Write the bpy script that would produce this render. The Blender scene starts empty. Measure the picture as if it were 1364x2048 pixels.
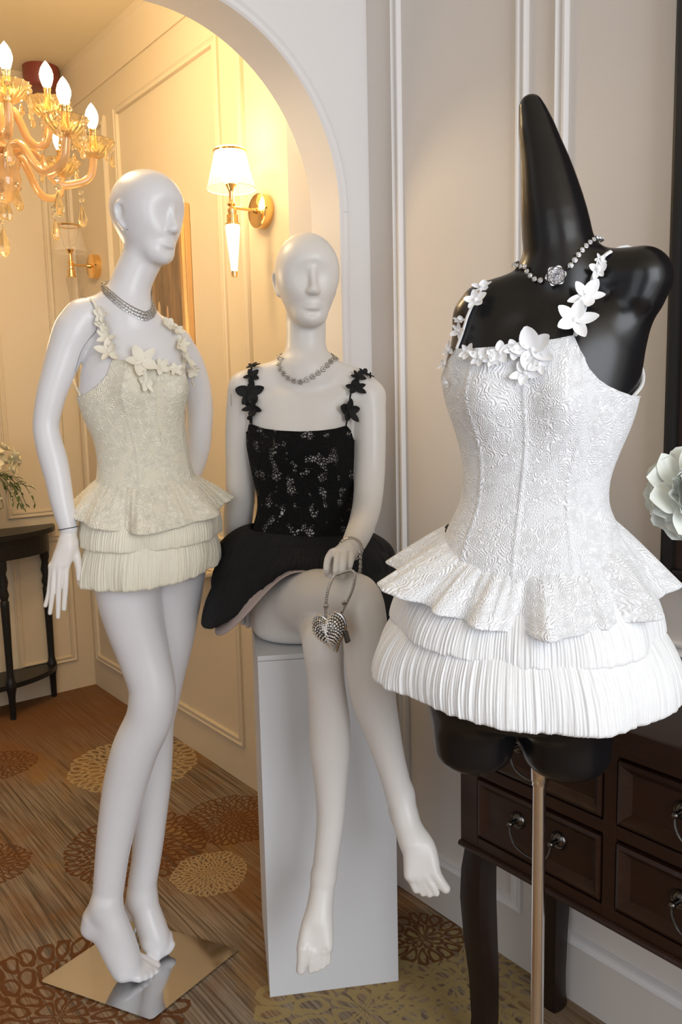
import bpy, bmesh, math, random
import numpy as np
from math import sin, cos, tan, atan, atan2, radians, pi, sqrt, hypot
from mathutils import Vector, Matrix, Quaternion
random.seed(7); rng = np.random.default_rng(7)
SC = bpy.context.scene
COL = SC.collection

# ------------------------------------------------------------------ camera
IW, IH, FPX = 1364, 2048, 1650.0
CAM_H, PITCH, ROLL, YAW = 1.32, radians(7.6), -radians(1.27), radians(37.8)
def cam_axes():
    d = np.array([sin(YAW)*cos(PITCH), cos(YAW)*cos(PITCH), -sin(PITCH)])
    r0 = np.array([cos(YAW), -sin(YAW), 0.0]); u0 = np.cross(r0, d)
    return cos(ROLL)*r0+sin(ROLL)*u0, -sin(ROLL)*r0+cos(ROLL)*u0, d
CR, CU, CD = cam_axes()
CAMP = np.array([0.0, 0.0, CAM_H])
cam_data = bpy.data.cameras.new('camera'); cam = bpy.data.objects.new('camera', cam_data); COL.objects.link(cam)
cam_data.sensor_fit = 'VERTICAL'; cam_data.sensor_height = 36.0; cam_data.lens = FPX/IH*36.0
cam_data.clip_start = 0.02
cam.matrix_world = Matrix(((CR[0], CU[0], -CD[0], 0), (CR[1], CU[1], -CD[1], 0), (CR[2], CU[2], -CD[2], CAM_H), (0, 0, 0, 1)))
SC.camera = cam

# ------------------------------------------------------------------ light and exposure
SC.view_settings.view_transform = 'Standard'; SC.view_settings.look = 'None'
SC.view_settings.exposure = 0.0; SC.view_settings.gamma = 1.0; SC.view_settings.use_curve_mapping = False
SC.render.film_transparent = False
w = bpy.data.worlds.new('daylight'); SC.world = w; w.use_nodes = True
w.node_tree.nodes['Background'].inputs[0].default_value = (0.86, 0.90, 1.0, 1)
w.node_tree.nodes['Background'].inputs[1].default_value = 0.44
def area(name, loc, target, sx, sy, power, color):
    l = bpy.data.lights.new(name, 'AREA'); l.shape = 'RECTANGLE'; l.size = sx; l.size_y = sy; l.energy = power; l.color = color
    o = bpy.data.objects.new(name, l); COL.objects.link(o); o.location = loc
    o.rotation_euler = (Vector(target)-Vector(loc)).to_track_quat('-Z', 'Y').to_euler()
    return o
area('window_daylight', (0.55, -2.3, 1.7), (0.9, 1.3, 1.2), 2.2, 2.2, 88, (0.90, 0.94, 1.0))
area('side_daylight', (-1.9, -0.6, 1.7), (0.8, 1.5, 1.1), 1.6, 2.0, 15, (0.92, 0.95, 1.0))  # soft cool area lamp on the open left side of the room
def point(name, loc, power, color, rad=0.03, parent=None):
    l = bpy.data.lights.new(name, 'POINT'); l.energy = power; l.color = color; l.shadow_soft_size = rad
    o = bpy.data.objects.new(name, l); COL.objects.link(o); o.location = loc
    if parent: o.parent = parent
    return o
WARM = (1.0, 0.75, 0.44)

# ------------------------------------------------------------------ pixel helpers (a photo pixel met with a real plane in the room)
def ray(px, py):
    return CD + CR*(px-IW/2)/FPX - CU*(py-IH/2)/FPX
def on(px, py, axis, val):
    v = ray(px, py); return CAMP + v*((val-CAMP[axis])/v[axis])
class Frame:
    """upright local frame of a thing: x = to the right seen from the camera, y = away from it, z = up"""
    def __init__(s, px, D):
        az = YAW+atan((px-IW/2)/FPX); s.n = np.array([sin(az), cos(az), 0]); s.e = np.array([cos(az), -sin(az), 0])
        s.O = s.n*D; s.cl = np.array([-s.O@s.e, -s.O@s.n, CAM_H])
    def raydir(s, px, py):
        v = ray(px, py); return np.array([v@s.e, v@s.n, v[2]])
    def W(s, px, py, dv=0.0):
        v = s.raydir(px, py); return s.cl + v*((dv-s.cl[1])/v[1])
    def mpp(s, px, py, dv=0.0):
        v = s.raydir(px, py); return ((dv-s.cl[1])/v[1])/FPX
    def rot(s): return atan2(s.e[1], s.e[0])
    def world(s, p): return s.O + s.e*p[0] + s.n*p[1] + np.array([0, 0, p[2]])
    def place(s, o): o.location = s.O; o.rotation_euler = (0, 0, s.rot())

# ------------------------------------------------------------------ object helpers
def link(name, me, mat=None, parent=None):
    o = bpy.data.objects.new(name, me); COL.objects.link(o)
    if mat is not None and me is not None and len(me.materials) == 0: me.materials.append(mat)
    if parent is not None: o.parent = parent
    return o
def tag(o, label=None, cat=None, group=None, kind=None):
    if label: o['label'] = label
    if cat: o['category'] = cat
    if group: o['group'] = group
    if kind: o['kind'] = kind
    return o
def thing(name, label, cat, loc=(0, 0, 0), rz=0.0, group=None):
    o = bpy.data.objects.new(name, None); COL.objects.link(o); o.empty_display_size = 0.05
    o.location = loc; o.rotation_euler = (0, 0, rz); return tag(o, label, cat, group)
def mesh(name, V, F, smooth=True, uv=None):
    me = bpy.data.meshes.new(name); V = np.asarray(V, np.float32)
    if isinstance(F, np.ndarray) and F.ndim == 2:
        n, k = F.shape
        me.vertices.add(len(V)); me.vertices.foreach_set('co', V.ravel())
        me.loops.add(n*k); me.loops.foreach_set('vertex_index', F.astype(np.int32).ravel())
        me.polygons.add(n); me.polygons.foreach_set('loop_start', np.arange(0, n*k, k, dtype=np.int32))
        me.update(calc_edges=True)
    else:
        me.from_pydata([tuple(map(float, v)) for v in V], [], [tuple(int(i) for i in f) for f in F]); me.update()
    if uv is not None:
        l = me.uv_layers.new(name='uv'); idx = np.empty(len(me.loops), np.int32); me.loops.foreach_get('vertex_index', idx)
        l.data.foreach_set('uv', np.asarray(uv, np.float32)[idx].ravel())
    if smooth: me.polygons.foreach_set('use_smooth', np.ones(len(me.polygons), bool))
    return me
class MB:
    def __init__(s): s.v = []; s.f = []
    def add(s, V, F):
        b = len(s.v); s.v += [tuple(map(float, p)) for p in V]; s.f += [tuple(int(i)+b for i in f) for f in F]; return s
    def box(s, lo, hi, bev=0.0):
        x0, y0, z0 = lo; x1, y1, z1 = hi
        if bev <= 0:
            V = [(x0,y0,z0),(x1,y0,z0),(x1,y1,z0),(x0,y1,z0),(x0,y0,z1),(x1,y0,z1),(x1,y1,z1),(x0,y1,z1)]
            return s.add(V, [(0,3,2,1),(4,5,6,7),(0,1,5,4),(1,2,6,5),(2,3,7,6),(3,0,4,7)])
        bm = bmesh.new(); bmesh.ops.create_cube(bm, size=1.0)
        for v in bm.verts: v.co = ((x0+x1)/2+v.co.x*(x1-x0), (y0+y1)/2+v.co.y*(y1-y0), (z0+z1)/2+v.co.z*(z1-z0))
        bmesh.ops.bevel(bm, geom=bm.edges[:], offset=bev, segments=2, profile=0.7, affect='EDGES')
        bm.verts.index_update(); s.add([v.co[:] for v in bm.verts], [[v.index for v in f.verts] for f in bm.faces]); bm.free(); return s
    def tube(s, P, R, n=10, caps=True, flat=1.0):
        P = [np.asarray(p, float) for p in P]; m = len(P)
        if not hasattr(R, '__len__'): R = [R]*m
        T = [P[min(i+1, m-1)]-P[max(i-1, 0)] for i in range(m)]; T = [t/(np.linalg.norm(t)+1e-12) for t in T]
        u = np.cross(T[0], [0, 0, 1.0]);  u = u if np.linalg.norm(u) > 1e-3 else np.array([1.0, 0, 0]); u /= np.linalg.norm(u)
        V = []
        for i in range(m):
            u = u-T[i]*(u@T[i]); u /= np.linalg.norm(u)+1e-12; b = np.cross(T[i], u)
            for k in range(n):
                a = 2*pi*k/n; V.append(P[i]+R[i]*(cos(a)*u+flat*sin(a)*b))
        F = [(i*n+k, i*n+(k+1) % n, (i+1)*n+(k+1) % n, (i+1)*n+k) for i in range(m-1) for k in range(n)]
        if caps: F += [tuple(range(n))[::-1], tuple((m-1)*n+k for k in range(n))]
        return s.add(V, F)
    def ring(s, P, r, n=6):
        P = [np.asarray(p, float) for p in P]; m = len(P); V = []
        c = sum(P)/m; nn = np.zeros(3)
        for i in range(m): nn += np.cross(P[i]-c, P[(i+1) % m]-c)
        nn /= np.linalg.norm(nn)+1e-12
        for i in range(m):
            t = P[(i+1) % m]-P[i-1]; t /= np.linalg.norm(t)+1e-12; u = np.cross(nn, t); u /= np.linalg.norm(u)+1e-12; b = np.cross(t, u)
            for k in range(n):
                a = 2*pi*k/n; V.append(P[i]+r*(cos(a)*u+sin(a)*b))
        F = [(i*n+k, i*n+(k+1) % n, ((i+1) % m)*n+(k+1) % n, ((i+1) % m)*n+k) for i in range(m) for k in range(n)]
        return s.add(V, F)
    def lathe(s, prof, c=(0, 0, 0), n=24, axis='z', flute=None, a0=0.0, a1=2*pi):
        V = []; full = abs(a1-a0-2*pi) < 1e-6; cols = n if full else n+1
        for r, z in prof:
            for k in range(cols):
                a = a0+(a1-a0)*k/n; rr = r*(1+(flute[1]*cos(flute[0]*a) if flute else 0))
                p = (rr*cos(a), rr*sin(a), z)
                if axis == 'x': p = (z, rr*cos(a), rr*sin(a))
                if axis == 'y': p = (rr*cos(a), z, rr*sin(a))
                V.append((c[0]+p[0], c[1]+p[1], c[2]+p[2]))
        m = len(prof)
        F = [(i*cols+k, i*cols+(k+1) % cols, (i+1)*cols+(k+1) % cols, (i+1)*cols+k) for i in range(m-1) for k in range(n)]
        return s.add(V, F)
    def sphere(s, c, r, n=8, sc=(1, 1, 1)):
        m = max(4, n//2+1); prof = [(max(1e-5, sin(pi*i/m)), -cos(pi*i/m)) for i in range(m+1)]
        V = []; 
        for rr, z in prof:
            for k in range(n): V.append((c[0]+r*sc[0]*rr*cos(2*pi*k/n), c[1]+r*sc[1]*rr*sin(2*pi*k/n), c[2]+r*sc[2]*z))
        return s.add(V, [(i*n+k, i*n+(k+1) % n, (i+1)*n+(k+1) % n, (i+1)*n+k) for i in range(m) for k in range(n)])
    def prism(s, poly, axis, a, b):
        def P(u, v, t): return {'x': (t, u, v), 'y': (u, t, v), 'z': (u, v, t)}[axis]
        n = len(poly); V = [P(u, v, a) for u, v in poly]+[P(u, v, b) for u, v in poly]
        return s.add(V, [tuple(range(n))[::-1], tuple(range(n, 2*n))]+[(i, (i+1) % n, n+(i+1) % n, n+i) for i in range(n)])
    def me(s, name, smooth=False):
        me = mesh(name, s.v, s.f, smooth=False)
        bm = bmesh.new(); bm.from_mesh(me); bmesh.ops.recalc_face_normals(bm, faces=bm.faces[:]); bm.to_mesh(me); bm.free()
        if smooth:
            me.polygons.foreach_set('use_smooth', np.ones(len(me.polygons), bool))
            me.set_sharp_from_angle(angle=radians(42))
        return me
    def build(s, name, mat, parent=None, smooth=False): return link(name, s.me(name, smooth), mat, parent)
def cr(P, step=0.012):
    """Catmull-Rom through rows of any width; the first 3 columns are a position"""
    P = np.asarray(P, float); out = []
    for i in range(len(P)-1):
        p0, p1, p2, p3 = P[max(i-1, 0)], P[i], P[i+1], P[min(i+2, len(P)-1)]
        n = max(1, int(np.linalg.norm((p2-p1)[:3])/step))
        for k in range(n):
            t = k/n; out.append(0.5*((2*p1)+(p2-p0)*t+(2*p0-5*p1+4*p2-p3)*t*t+(3*p1-p0-3*p2+p3)*t**3))
    out.append(P[-1]); return np.array(out)

# ------------------------------------------------------------------ materials
class NT:
    def __init__(s, name):
        s.m = bpy.data.materials.new(name); s.m.use_nodes = True; s.t = s.m.node_tree; s.b = s.t.nodes['Principled BSDF']; s.out = s.t.nodes['Material Output']
    def n(s, typ, **kw):
        nd = s.t.nodes.new(typ)
        for k, v in kw.items(): setattr(nd, k, v)
        return nd
    def set(s, sock, v):
        if hasattr(v, 'is_linked') or isinstance(v, bpy.types.NodeSocket): s.t.links.new(v, sock)
        elif isinstance(v, (tuple, list)): sock.default_value = tuple(v) if len(v) != 3 or sock.type != 'RGBA' else (*v, 1)
        else: sock.default_value = v
    def math(s, op, a, b=0.0, c=0.0):
        nd = s.n('ShaderNodeMath', operation=op); s.set(nd.inputs[0], a); s.set(nd.inputs[1], b); s.set(nd.inputs[2], c); return nd.outputs[0]
    def mix(s, f, a, b):
        nd = s.n('ShaderNodeMix', data_type='RGBA'); s.set(nd.inputs[0], f); s.set(nd.inputs[6], a); s.set(nd.inputs[7], b); return nd.outputs[2]
    def ramp(s, f, stops):
        nd = s.n('ShaderNodeValToRGB'); s.set(nd.inputs[0], f); e = nd.color_ramp.elements
        while len(e) < len(stops): e.new(0.5)
        for i, (p, c) in enumerate(stops): e[i].position = p; e[i].color = (*c, 1) if len(c) == 3 else c
        return nd.outputs[0]
    def step(s, x, a, b): 
        nd = s.n('ShaderNodeMapRange', interpolation_type='SMOOTHSTEP'); s.set(nd.inputs[0], x); s.set(nd.inputs[1], a); s.set(nd.inputs[2], b); return nd.outputs[0]
    def coord(s, which='Object'): return s.n('ShaderNodeTexCoord').outputs[which]
    def mapping(s, v, scale=(1, 1, 1), loc=(0, 0, 0), rot=(0, 0, 0)):
        nd = s.n('ShaderNodeMapping'); s.set(nd.inputs[0], v); nd.inputs[1].default_value = loc; nd.inputs[2].default_value = rot; nd.inputs[3].default_value = scale; return nd.outputs[0]
    def noise(s, v, scale, detail=3.0, rough=0.5, dim='3D', out=0):
        nd = s.n('ShaderNodeTexNoise', noise_dimensions=dim); s.set(nd.inputs['Vector'], v); nd.inputs['Scale'].default_value = scale; nd.inputs['Detail'].default_value = detail; nd.inputs['Roughness'].default_value = rough; return nd.outputs[out]
    def vor(s, v, scale, feature='F1', dim='2D'):
        nd = s.n('ShaderNodeTexVoronoi', feature=feature, voronoi_dimensions=dim); s.set(nd.inputs['Vector'], v); nd.inputs['Scale'].default_value = scale; return nd
    def bump(s, h, strength=0.3, dist=0.002):
        nd = s.n('ShaderNodeBump'); nd.inputs['Strength'].default_value = strength; nd.inputs['Distance'].default_value = dist; s.set(nd.inputs['Height'], h); s.t.links.new(nd.outputs[0], s.b.inputs['Normal']); return nd
    def p(s, **kw):
        names = dict(color='Base Color', rough='Roughness', metal='Metallic', trans='Transmission Weight', ior='IOR', alpha='Alpha', coat='Coat Weight', spec='Specular IOR Level', sheen='Sheen Weight', emit='Emission Color', estr='Emission Strength', sss='Subsurface Weight', coatr='Coat Roughness')
        for k, v in kw.items(): s.set(s.b.inputs[names[k]], v)
        return s
def simple(name, color, rough=0.5, **kw): return NT(name).p(color=color, rough=rough, **kw).m
def painted(name, color, rough=0.5, var=0.03, bump=0.05):
    t = NT(name); c = t.coord(); n = t.noise(c, 2.5, 3); f = t.noise(c, 220, 2)
    t.p(color=t.mix(n, tuple(max(0, x-var) for x in color), tuple(x+var*0.5 for x in color)), rough=rough); t.bump(f, bump, 0.001); return t.m
M = {}
M['wall'] = painted('wall_paint_beige', (0.705, 0.66, 0.62), 0.6)
M['inner'] = painted('wall_paint_cream', (0.72, 0.61, 0.44), 0.6)
M['trim'] = painted('trim_paint_white', (0.80, 0.78, 0.77), 0.4, 0.015, 0.02)
M['ceil'] = painted('ceiling_paint', (0.82, 0.72, 0.52), 0.7)
M['plinth'] = painted('plinth_paint', (0.70, 0.71, 0.73), 0.42, 0.02, 0.03)
M['mannequin'] = painted('mannequin_white', (0.77, 0.76, 0.775), 0.33, 0.012, 0.015)
M['hand'] = painted('mannequin_hand_cream', (0.80, 0.755, 0.71), 0.36, 0.012, 0.015)
M['seated'] = painted('mannequin_warm_white', (0.765, 0.735, 0.70), 0.36, 0.012, 0.015)
M['black_form'] = NT('black_satin').p(color=(0.006, 0.006, 0.007), rough=0.26, spec=0.42).m
M['seam'] = simple('seam_dark', (0.03, 0.03, 0.03), 0.6); M['joint'] = simple('joint_grey', (0.22, 0.21, 0.21), 0.6)
M['chrome'] = simple('chrome', (0.88, 0.88, 0.90), 0.10, metal=1.0)
M['plate'] = NT('polished_steel').p(color=(0.55, 0.55, 0.55), rough=0.07, metal=1.0).m
M['gold'] = simple('gold_brass', (0.95, 0.62, 0.25), 0.16, metal=1.0)
M['goldframe'] = simple('gold_frame', (0.85, 0.58, 0.30), 0.24, metal=1.0)
M['silver'] = simple('dark_silver', (0.55, 0.53, 0.50), 0.22, metal=1.0)
M['gem'] = simple('bright_rhinestone', (0.93, 0.92, 0.90), 0.10, metal=0.7); M['antique'] = simple('antique_pewter', (0.12, 0.11, 0.10), 0.25, metal=1.0)
M['stone'] = NT('rhinestone').p(color=(0.95, 0.96, 1.0), rough=0.04, trans=0.55, ior=1.9, spec=1.0).m
t = NT('rhinestone_pave'); t.p(color=(0.86, 0.86, 0.88), rough=0.12, metal=0.85); t.bump(t.vor(t.coord(), 420.0, 'F1', '3D').outputs['Distance'], 0.9, 0.002); M['pave'] = t.m
def wood(name, c0, c1, rough):
    t = NT(name); v = t.mapping(t.coord(), (3, 3, 40)); n = t.noise(v, 3, 5, 0.6); t.p(color=t.mix(n, c0, c1), rough=rough, coat=0.05, spec=0.3); t.bump(n, 0.06, 0.001); return t.m
def wood_h(name, c0, c1, rough):
    t = NT(name); v = t.mapping(t.coord(), (40, 3, 40)); n = t.noise(v, 2, 5, 0.6); t.p(color=t.mix(n, c0, c1), rough=rough, coat=0.05, spec=0.3); t.bump(n, 0.06, 0.001); return t.m
M['wood'] = wood_h('dark_walnut', (0.012, 0.0055, 0.0035), (0.038, 0.015, 0.008), 0.36)
M['woodleg'] = wood('dark_walnut_leg', (0.009, 0.0055, 0.0045), (0.022, 0.011, 0.008), 0.36)
M['blackwood'] = wood('black_lacquer_wood', (0.008, 0.008, 0.008), (0.020, 0.018, 0.016), 0.35)
M['maroon'] = simple('maroon_plastic', (0.22, 0.045, 0.03), 0.4)
M['mirrorframe'] = simple('black_frame', (0.008, 0.007, 0.006), 0.3)
M['linen'] = simple('dark_brown_canvas', (0.035, 0.018, 0.012), 0.5)
M['petalw'] = NT('white_silk_petal').p(color=(0.88, 0.90, 0.84), rough=0.55, sss=0.1).m
M['petalg'] = NT('greenish_silk_petal').p(color=(0.80, 0.88, 0.60), rough=0.55).m
M['petalc'] = NT('cream_silk_petal').p(color=(0.85, 0.78, 0.55), rough=0.6).m
M['leaf'] = simple('leaf_green', (0.10, 0.16, 0.04), 0.5)
M['leafd'] = simple('leaf_dark', (0.03, 0.06, 0.02), 0.5)
M['stem'] = simple('stem_green', (0.12, 0.14, 0.05), 0.6)
M['vase'] = simple('white_ceramic', (0.8, 0.8, 0.78), 0.2)
M['crystal'] = NT('amber_crystal').p(color=(1.0, 0.80, 0.45), rough=0.03, trans=0.85, ior=1.5, spec=0.8).m
M['clearcrystal'] = NT('clear_crystal').p(color=(1.0, 0.90, 0.68), rough=0.02, trans=0.9, ior=1.55, spec=0.8).m
M['amber'] = NT('amber_glass_arm').p(color=(0.85, 0.52, 0.22), rough=0.08, trans=0.35, ior=1.45, coat=0.6).m
def lamp(name, color, strength):
    return NT(name).p(color=(1, 0.95, 0.85), rough=0.3, emit=color, estr=strength).m
M['bulb'] = lamp('lit_bulb', (1.0, 0.78, 0.48), 16.0)
M['litglass'] = lamp('lit_frosted_glass', (1.0, 0.84, 0.58), 7.0)
M['litcone'] = lamp('lit_ribbed_glass', (1.0, 0.86, 0.62), 1.6)
t = NT('pleated_sheer_shade'); t.p(color=(1.0, 0.93, 0.80), rough=0.6, trans=0.0)
wv = t.n('ShaderNodeTexWave', wave_type='BANDS', bands_direction='X'); t.set(wv.inputs['Vector'], t.coord('UV')); wv.inputs['Scale'].default_value = 20
tr = t.n('ShaderNodeBsdfTransparent'); tl = t.n('ShaderNodeBsdfTranslucent'); tl.inputs[0].default_value = (1.0, 0.92, 0.78, 1)
mx0 = t.n('ShaderNodeMixShader'); mx0.inputs[0].default_value = 0.5; t.t.links.new(t.b.outputs[0], mx0.inputs[1]); t.t.links.new(tl.outputs[0], mx0.inputs[2])
mx = t.n('ShaderNodeMixShader'); t.set(mx.inputs[0], t.math('MULTIPLY_ADD', wv.outputs['Fac'], 0.30, 0.30)); t.t.links.new(tr.outputs[0], mx.inputs[1]); t.t.links.new(mx0.outputs[0], mx.inputs[2]); t.t.links.new(mx.outputs[0], t.out.inputs[0])
M['sheer'] = t.m
M['clearglass'] = NT('clear_glass').p(color=(1.0, 0.97, 0.92), rough=0.02, trans=1.0, ior=1.12, alpha=0.55).m

# lace: corded rosettes joined by a honeycomb net, as relief (and as holes in the black one)
def lace(name, color, rough, strength, holes=False, color2=None, cell=36.0, net_s=250.0, sel_s=21.0):
    t = NT(name); uv = t.coord('UV')
    warp = t.noise(uv, 28, 2, 0.5, '2D', 1)
    va = t.n('ShaderNodeVectorMath', operation='MULTIPLY_ADD'); t.set(va.inputs[0], warp); va.inputs[1].default_value = (0.018, 0.018, 0); t.set(va.inputs[2], uv)
    p = va.outputs[0]
    v1 = t.vor(p, cell); v2 = t.vor(p, cell, 'SMOOTH_F1'); v2.inputs['Smoothness'].default_value = 0.35; d = v2.outputs['Distance']
    sub = t.n('ShaderNodeVectorMath', operation='SUBTRACT'); t.set(sub.inputs[0], p); t.set(sub.inputs[1], v1.outputs['Position'])
    sx = t.n('ShaderNodeSeparateXYZ'); t.set(sx.inputs[0], sub.outputs[0])
    ang = t.math('ARCTAN2', sx.outputs[1], sx.outputs[0])
    pet = t.math('MULTIPLY_ADD', t.math('ABSOLUTE', t.math('SINE', t.math('MULTIPLY', ang, 3.0))), 0.16, 0.0)
    rr = t.math('SUBTRACT', d, pet)
    ringw = t.math('MULTIPLY_ADD', t.math('SINE', t.math('MULTIPLY', rr, 46.0)), 0.5, 0.5)
    ringw = t.math('MULTIPLY', ringw, t.math('MULTIPLY_ADD', t.step(t.noise(uv, 130, 2, 0.6, '2D'), 0.35, 0.6), 0.65, 0.35))
    body = t.math('SUBTRACT', 1.0, t.step(t.noise(uv, sel_s, 2, 0.5, '2D'), 0.56, 0.61))
    edge = t.vor(p, net_s, 'DISTANCE_TO_EDGE').outputs['Distance']
    net = t.math('SUBTRACT', 1.0, t.step(edge, 0.08, 0.24))
    big = t.vor(p, cell, 'DISTANCE_TO_EDGE').outputs['Distance']
    cord = t.math('MULTIPLY', t.math('SUBTRACT', 1.0, t.step(big, 0.015, 0.05)), t.step(t.noise(uv, 60, 1, 0.5, '2D'), 0.52, 0.60))
    h = t.math('MAXIMUM', t.math('MULTIPLY', body, t.math('MULTIPLY_ADD', ringw, 0.75, 0.25)), t.math('MULTIPLY', t.math('SUBTRACT', 1.0, body), t.math('MULTIPLY', net, 0.7)))
    h = t.math('MAXIMUM', h, cord)
    c2 = color2 or tuple(x*0.9 for x in color)  # shade in the gaps between the cords is painted in as a darker colour
    t.p(color=t.mix(t.step(h, 0.05, 0.55), c2, color), rough=rough, sheen=0.0 if holes else 0.15, spec=0.2)
    t.bump(h, strength, 0.006)
    if holes:
        sel = t.step(t.noise(uv, sel_s, 2, 0.5, '2D'), 0.56, 0.61)
        hole = t.math('MULTIPLY', t.math('MULTIPLY', t.step(edge, 0.15, 0.24), t.math('SUBTRACT', 1.0, cord)), sel)
        t.p(alpha=t.math('SUBTRACT', 1.0, hole))
    return t.m
M['lace_white'] = lace('white_lace', (0.88, 0.89, 0.91), 0.75, 0.52, color2=(0.79, 0.81, 0.835))
M['lace_cream'] = lace('cream_lace', (0.93, 0.885, 0.75), 0.75, 0.55, color2=(0.84, 0.76, 0.58))
M['lace_black'] = lace('black_lace', (0.006, 0.006, 0.0065), 0.85, 0.6, holes=True, color2=(0.003, 0.003, 0.003), cell=27.0, net_s=150.0, sel_s=33.0)
def organza(name, color, rough, sheen):
    t = NT(name); uv = t.coord('UV'); v = t.mapping(uv, (1, 0.06, 1)); n = t.noise(v, 420, 3, 0.6, '2D')
    t.p(color=t.mix(n, tuple(x*0.93 for x in color), color), rough=rough, sheen=sheen); t.bump(n, 0.5, 0.0025); return t.m
M['org_white'] = organza('white_organza', (0.88, 0.89, 0.90), 0.6, 0.2)
M['org_cream'] = organza('cream_organza', (0.92, 0.87, 0.71), 0.42, 0.3)
M['org_black'] = organza('black_organza', (0.0025, 0.0025, 0.003), 0.85, 0.0)
M['lining'] = simple('nude_lining', (0.45, 0.36, 0.33), 0.6)
t = NT('faint_sheer_shade'); t.p(color=(1.0, 0.93, 0.80), rough=0.5)
tr = t.n('ShaderNodeBsdfTransparent'); mx = t.n('ShaderNodeMixShader'); mx.inputs[0].default_value = 0.16; t.t.links.new(tr.outputs[0], mx.inputs[1]); t.t.links.new(t.b.outputs[0], mx.inputs[2]); t.t.links.new(mx.outputs[0], t.out.inputs[0])
M['faint'] = t.m
M['felt_white'] = simple('white_felt_petal', (0.90, 0.91, 0.93), 0.7)
M['felt_cream'] = simple('cream_felt_petal', (0.86, 0.81, 0.68), 0.65)
M['felt_black'] = simple('black_velvet_petal', (0.006, 0.006, 0.006), 0.8)
# ------------------------------------------------------------------ carpet
XW, YB, ZC = 1.40, 3.76, 2.73
t = NT('hotel_carpet'); c = t.coord(); sx = t.n('ShaderNodeSeparateXYZ'); t.set(sx.inputs[0], c); X, Y = sx.outputs[0], sx.outputs[1]
str1 = t.noise(t.mapping(c, (150, 3.0, 1)), 1.0, 3, 0.6, '2D'); str2 = t.noise(t.mapping(c, (90, 2.2, 1), (5, 3, 0)), 1.0, 2, 0.5, '2D')
patch = t.noise(c, 2.1, 4, 0.6, '2D'); fine = t.noise(c, 420, 2, 0.5, '2D'); patch2 = t.noise(t.mapping(c, (1.0, 0.5, 1), (9, 2, 0)), 3.0, 4, 0.65, '2D')
base = t.mix(t.step(str1, 0.3, 0.7), (0.145, 0.105, 0.070), (0.335, 0.265, 0.190))
base = t.mix(t.math('MULTIPLY', t.step(patch, 0.42, 0.68), 0.85), base, t.mix(str2, (0.16, 0.065, 0.022), (0.33, 0.165, 0.055)))
base = t.mix(t.math('MULTIPLY', t.step(patch2, 0.50, 0.72), 0.75), base, (0.36, 0.20, 0.06))
base = t.mix(t.math('MULTIPLY', t.step(str2, 0.62, 0.70), 0.7), base, (0.085, 0.060, 0.040))
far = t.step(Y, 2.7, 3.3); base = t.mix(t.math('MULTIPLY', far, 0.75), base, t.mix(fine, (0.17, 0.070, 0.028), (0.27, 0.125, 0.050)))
wrp = t.n('ShaderNodeSeparateXYZ'); t.set(wrp.inputs[0], t.noise(c, 14, 2, 0.5, '2D', 1)); XWp = t.math('MULTIPLY_ADD', wrp.outputs[0], 0.035, t.math('SUBTRACT', X, 0.0175)); YWp = t.math('MULTIPLY_ADD', wrp.outputs[1], 0.035, t.math('SUBTRACT', Y, 0.0175))
def mum(col, cx, cy, R, N, K, color, amt=0.9, rot=0.0):
    global base
    dx = t.math('SUBTRACT', XWp, cx); dy = t.math('SUBTRACT', YWp, cy)
    r = t.math('DIVIDE', t.math('SQRT', t.math('ADD', t.math('MULTIPLY', dx, dx), t.math('MULTIPLY', dy, dy))), R)
    q = t.math('MULTIPLY', t.math('POWER', r, 0.9), K); fl = t.math('FLOOR', q); f = t.math('FRACT', q)
    a = t.math('ADD', t.math('MULTIPLY', t.math('MULTIPLY_ADD', t.math('ARCTAN2', dy, dx), 1/(2*pi), 1.0+rot), t.math('MULTIPLY', t.math('ADD', fl, 1.0), float(N))), t.math('MULTIPLY', fl, 0.5))
    s = t.math('ABSOLUTE', t.math('MULTIPLY_ADD', t.math('FRACT', a), 2.0, -1.0))
    g = t.math('MULTIPLY_ADD', f, 1.7, -0.95)
    e = t.math('ADD', t.math('MULTIPLY', s, s), t.math('MULTIPLY', g, g))
    ink = t.math('SUBTRACT', 1.0, t.step(t.math('ABSOLUTE', t.math('SUBTRACT', e, 0.60)), 0.26, 0.40))
    ink = t.math('MULTIPLY', ink, t.math('LESS_THAN', r, 1.0))
    ink = t.math('MULTIPLY', ink, t.math('MULTIPLY_ADD', t.step(fine, 0.25, 0.45), 0.35, 0.65*1.0))
    base = t.mix(t.math('MULTIPLY', ink, amt), base, color)
RUST, CRM, OLV = (0.135, 0.050, 0.016), (0.50, 0.37, 0.20), (0.38, 0.28, 0.12)
mum(0, 1.166, 2.80, 0.235, 9, 4, CRM); mum(0, 0.93, 2.25, 0.21, 9, 4, RUST); mum(0, 1.241, 2.20, 0.16, 9, 4, RUST)
mum(0, 1.032, 1.976, 0.11, 9, 4, CRM); mum(0, 0.777, 3.12, 0.13, 9, 3, RUST); mum(0, 0.55, 2.43, 0.12, 9, 3, RUST)
mum(0, 0.50, 1.69, 0.28, 9, 4, RUST, 0.95, 0.2); mum(0, 1.03, 1.28, 0.25, 8, 3, OLV, 0.9); mum(0, 1.25, 1.22, 0.20, 8, 3, OLV, 0.9)
mum(0, 1.30, 1.38, 0.10, 8, 2, RUST); mum(0, 1.16, 1.0, 0.14, 8, 3, OLV, 0.9); mum(0, 0.2, 2.9, 0.2, 9, 4, CRM); mum(0, 0.1, 1.2, 0.25, 9, 4, RUST); mum(0, 0.55, 0.7, 0.24, 9, 4, CRM)
t.p(color=base, rough=0.95, spec=0.1); t.bump(t.math('ADD', fine, t.math('MULTIPLY', str1, 0.6)), 0.5, 0.003); M['carpet'] = t.m

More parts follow.
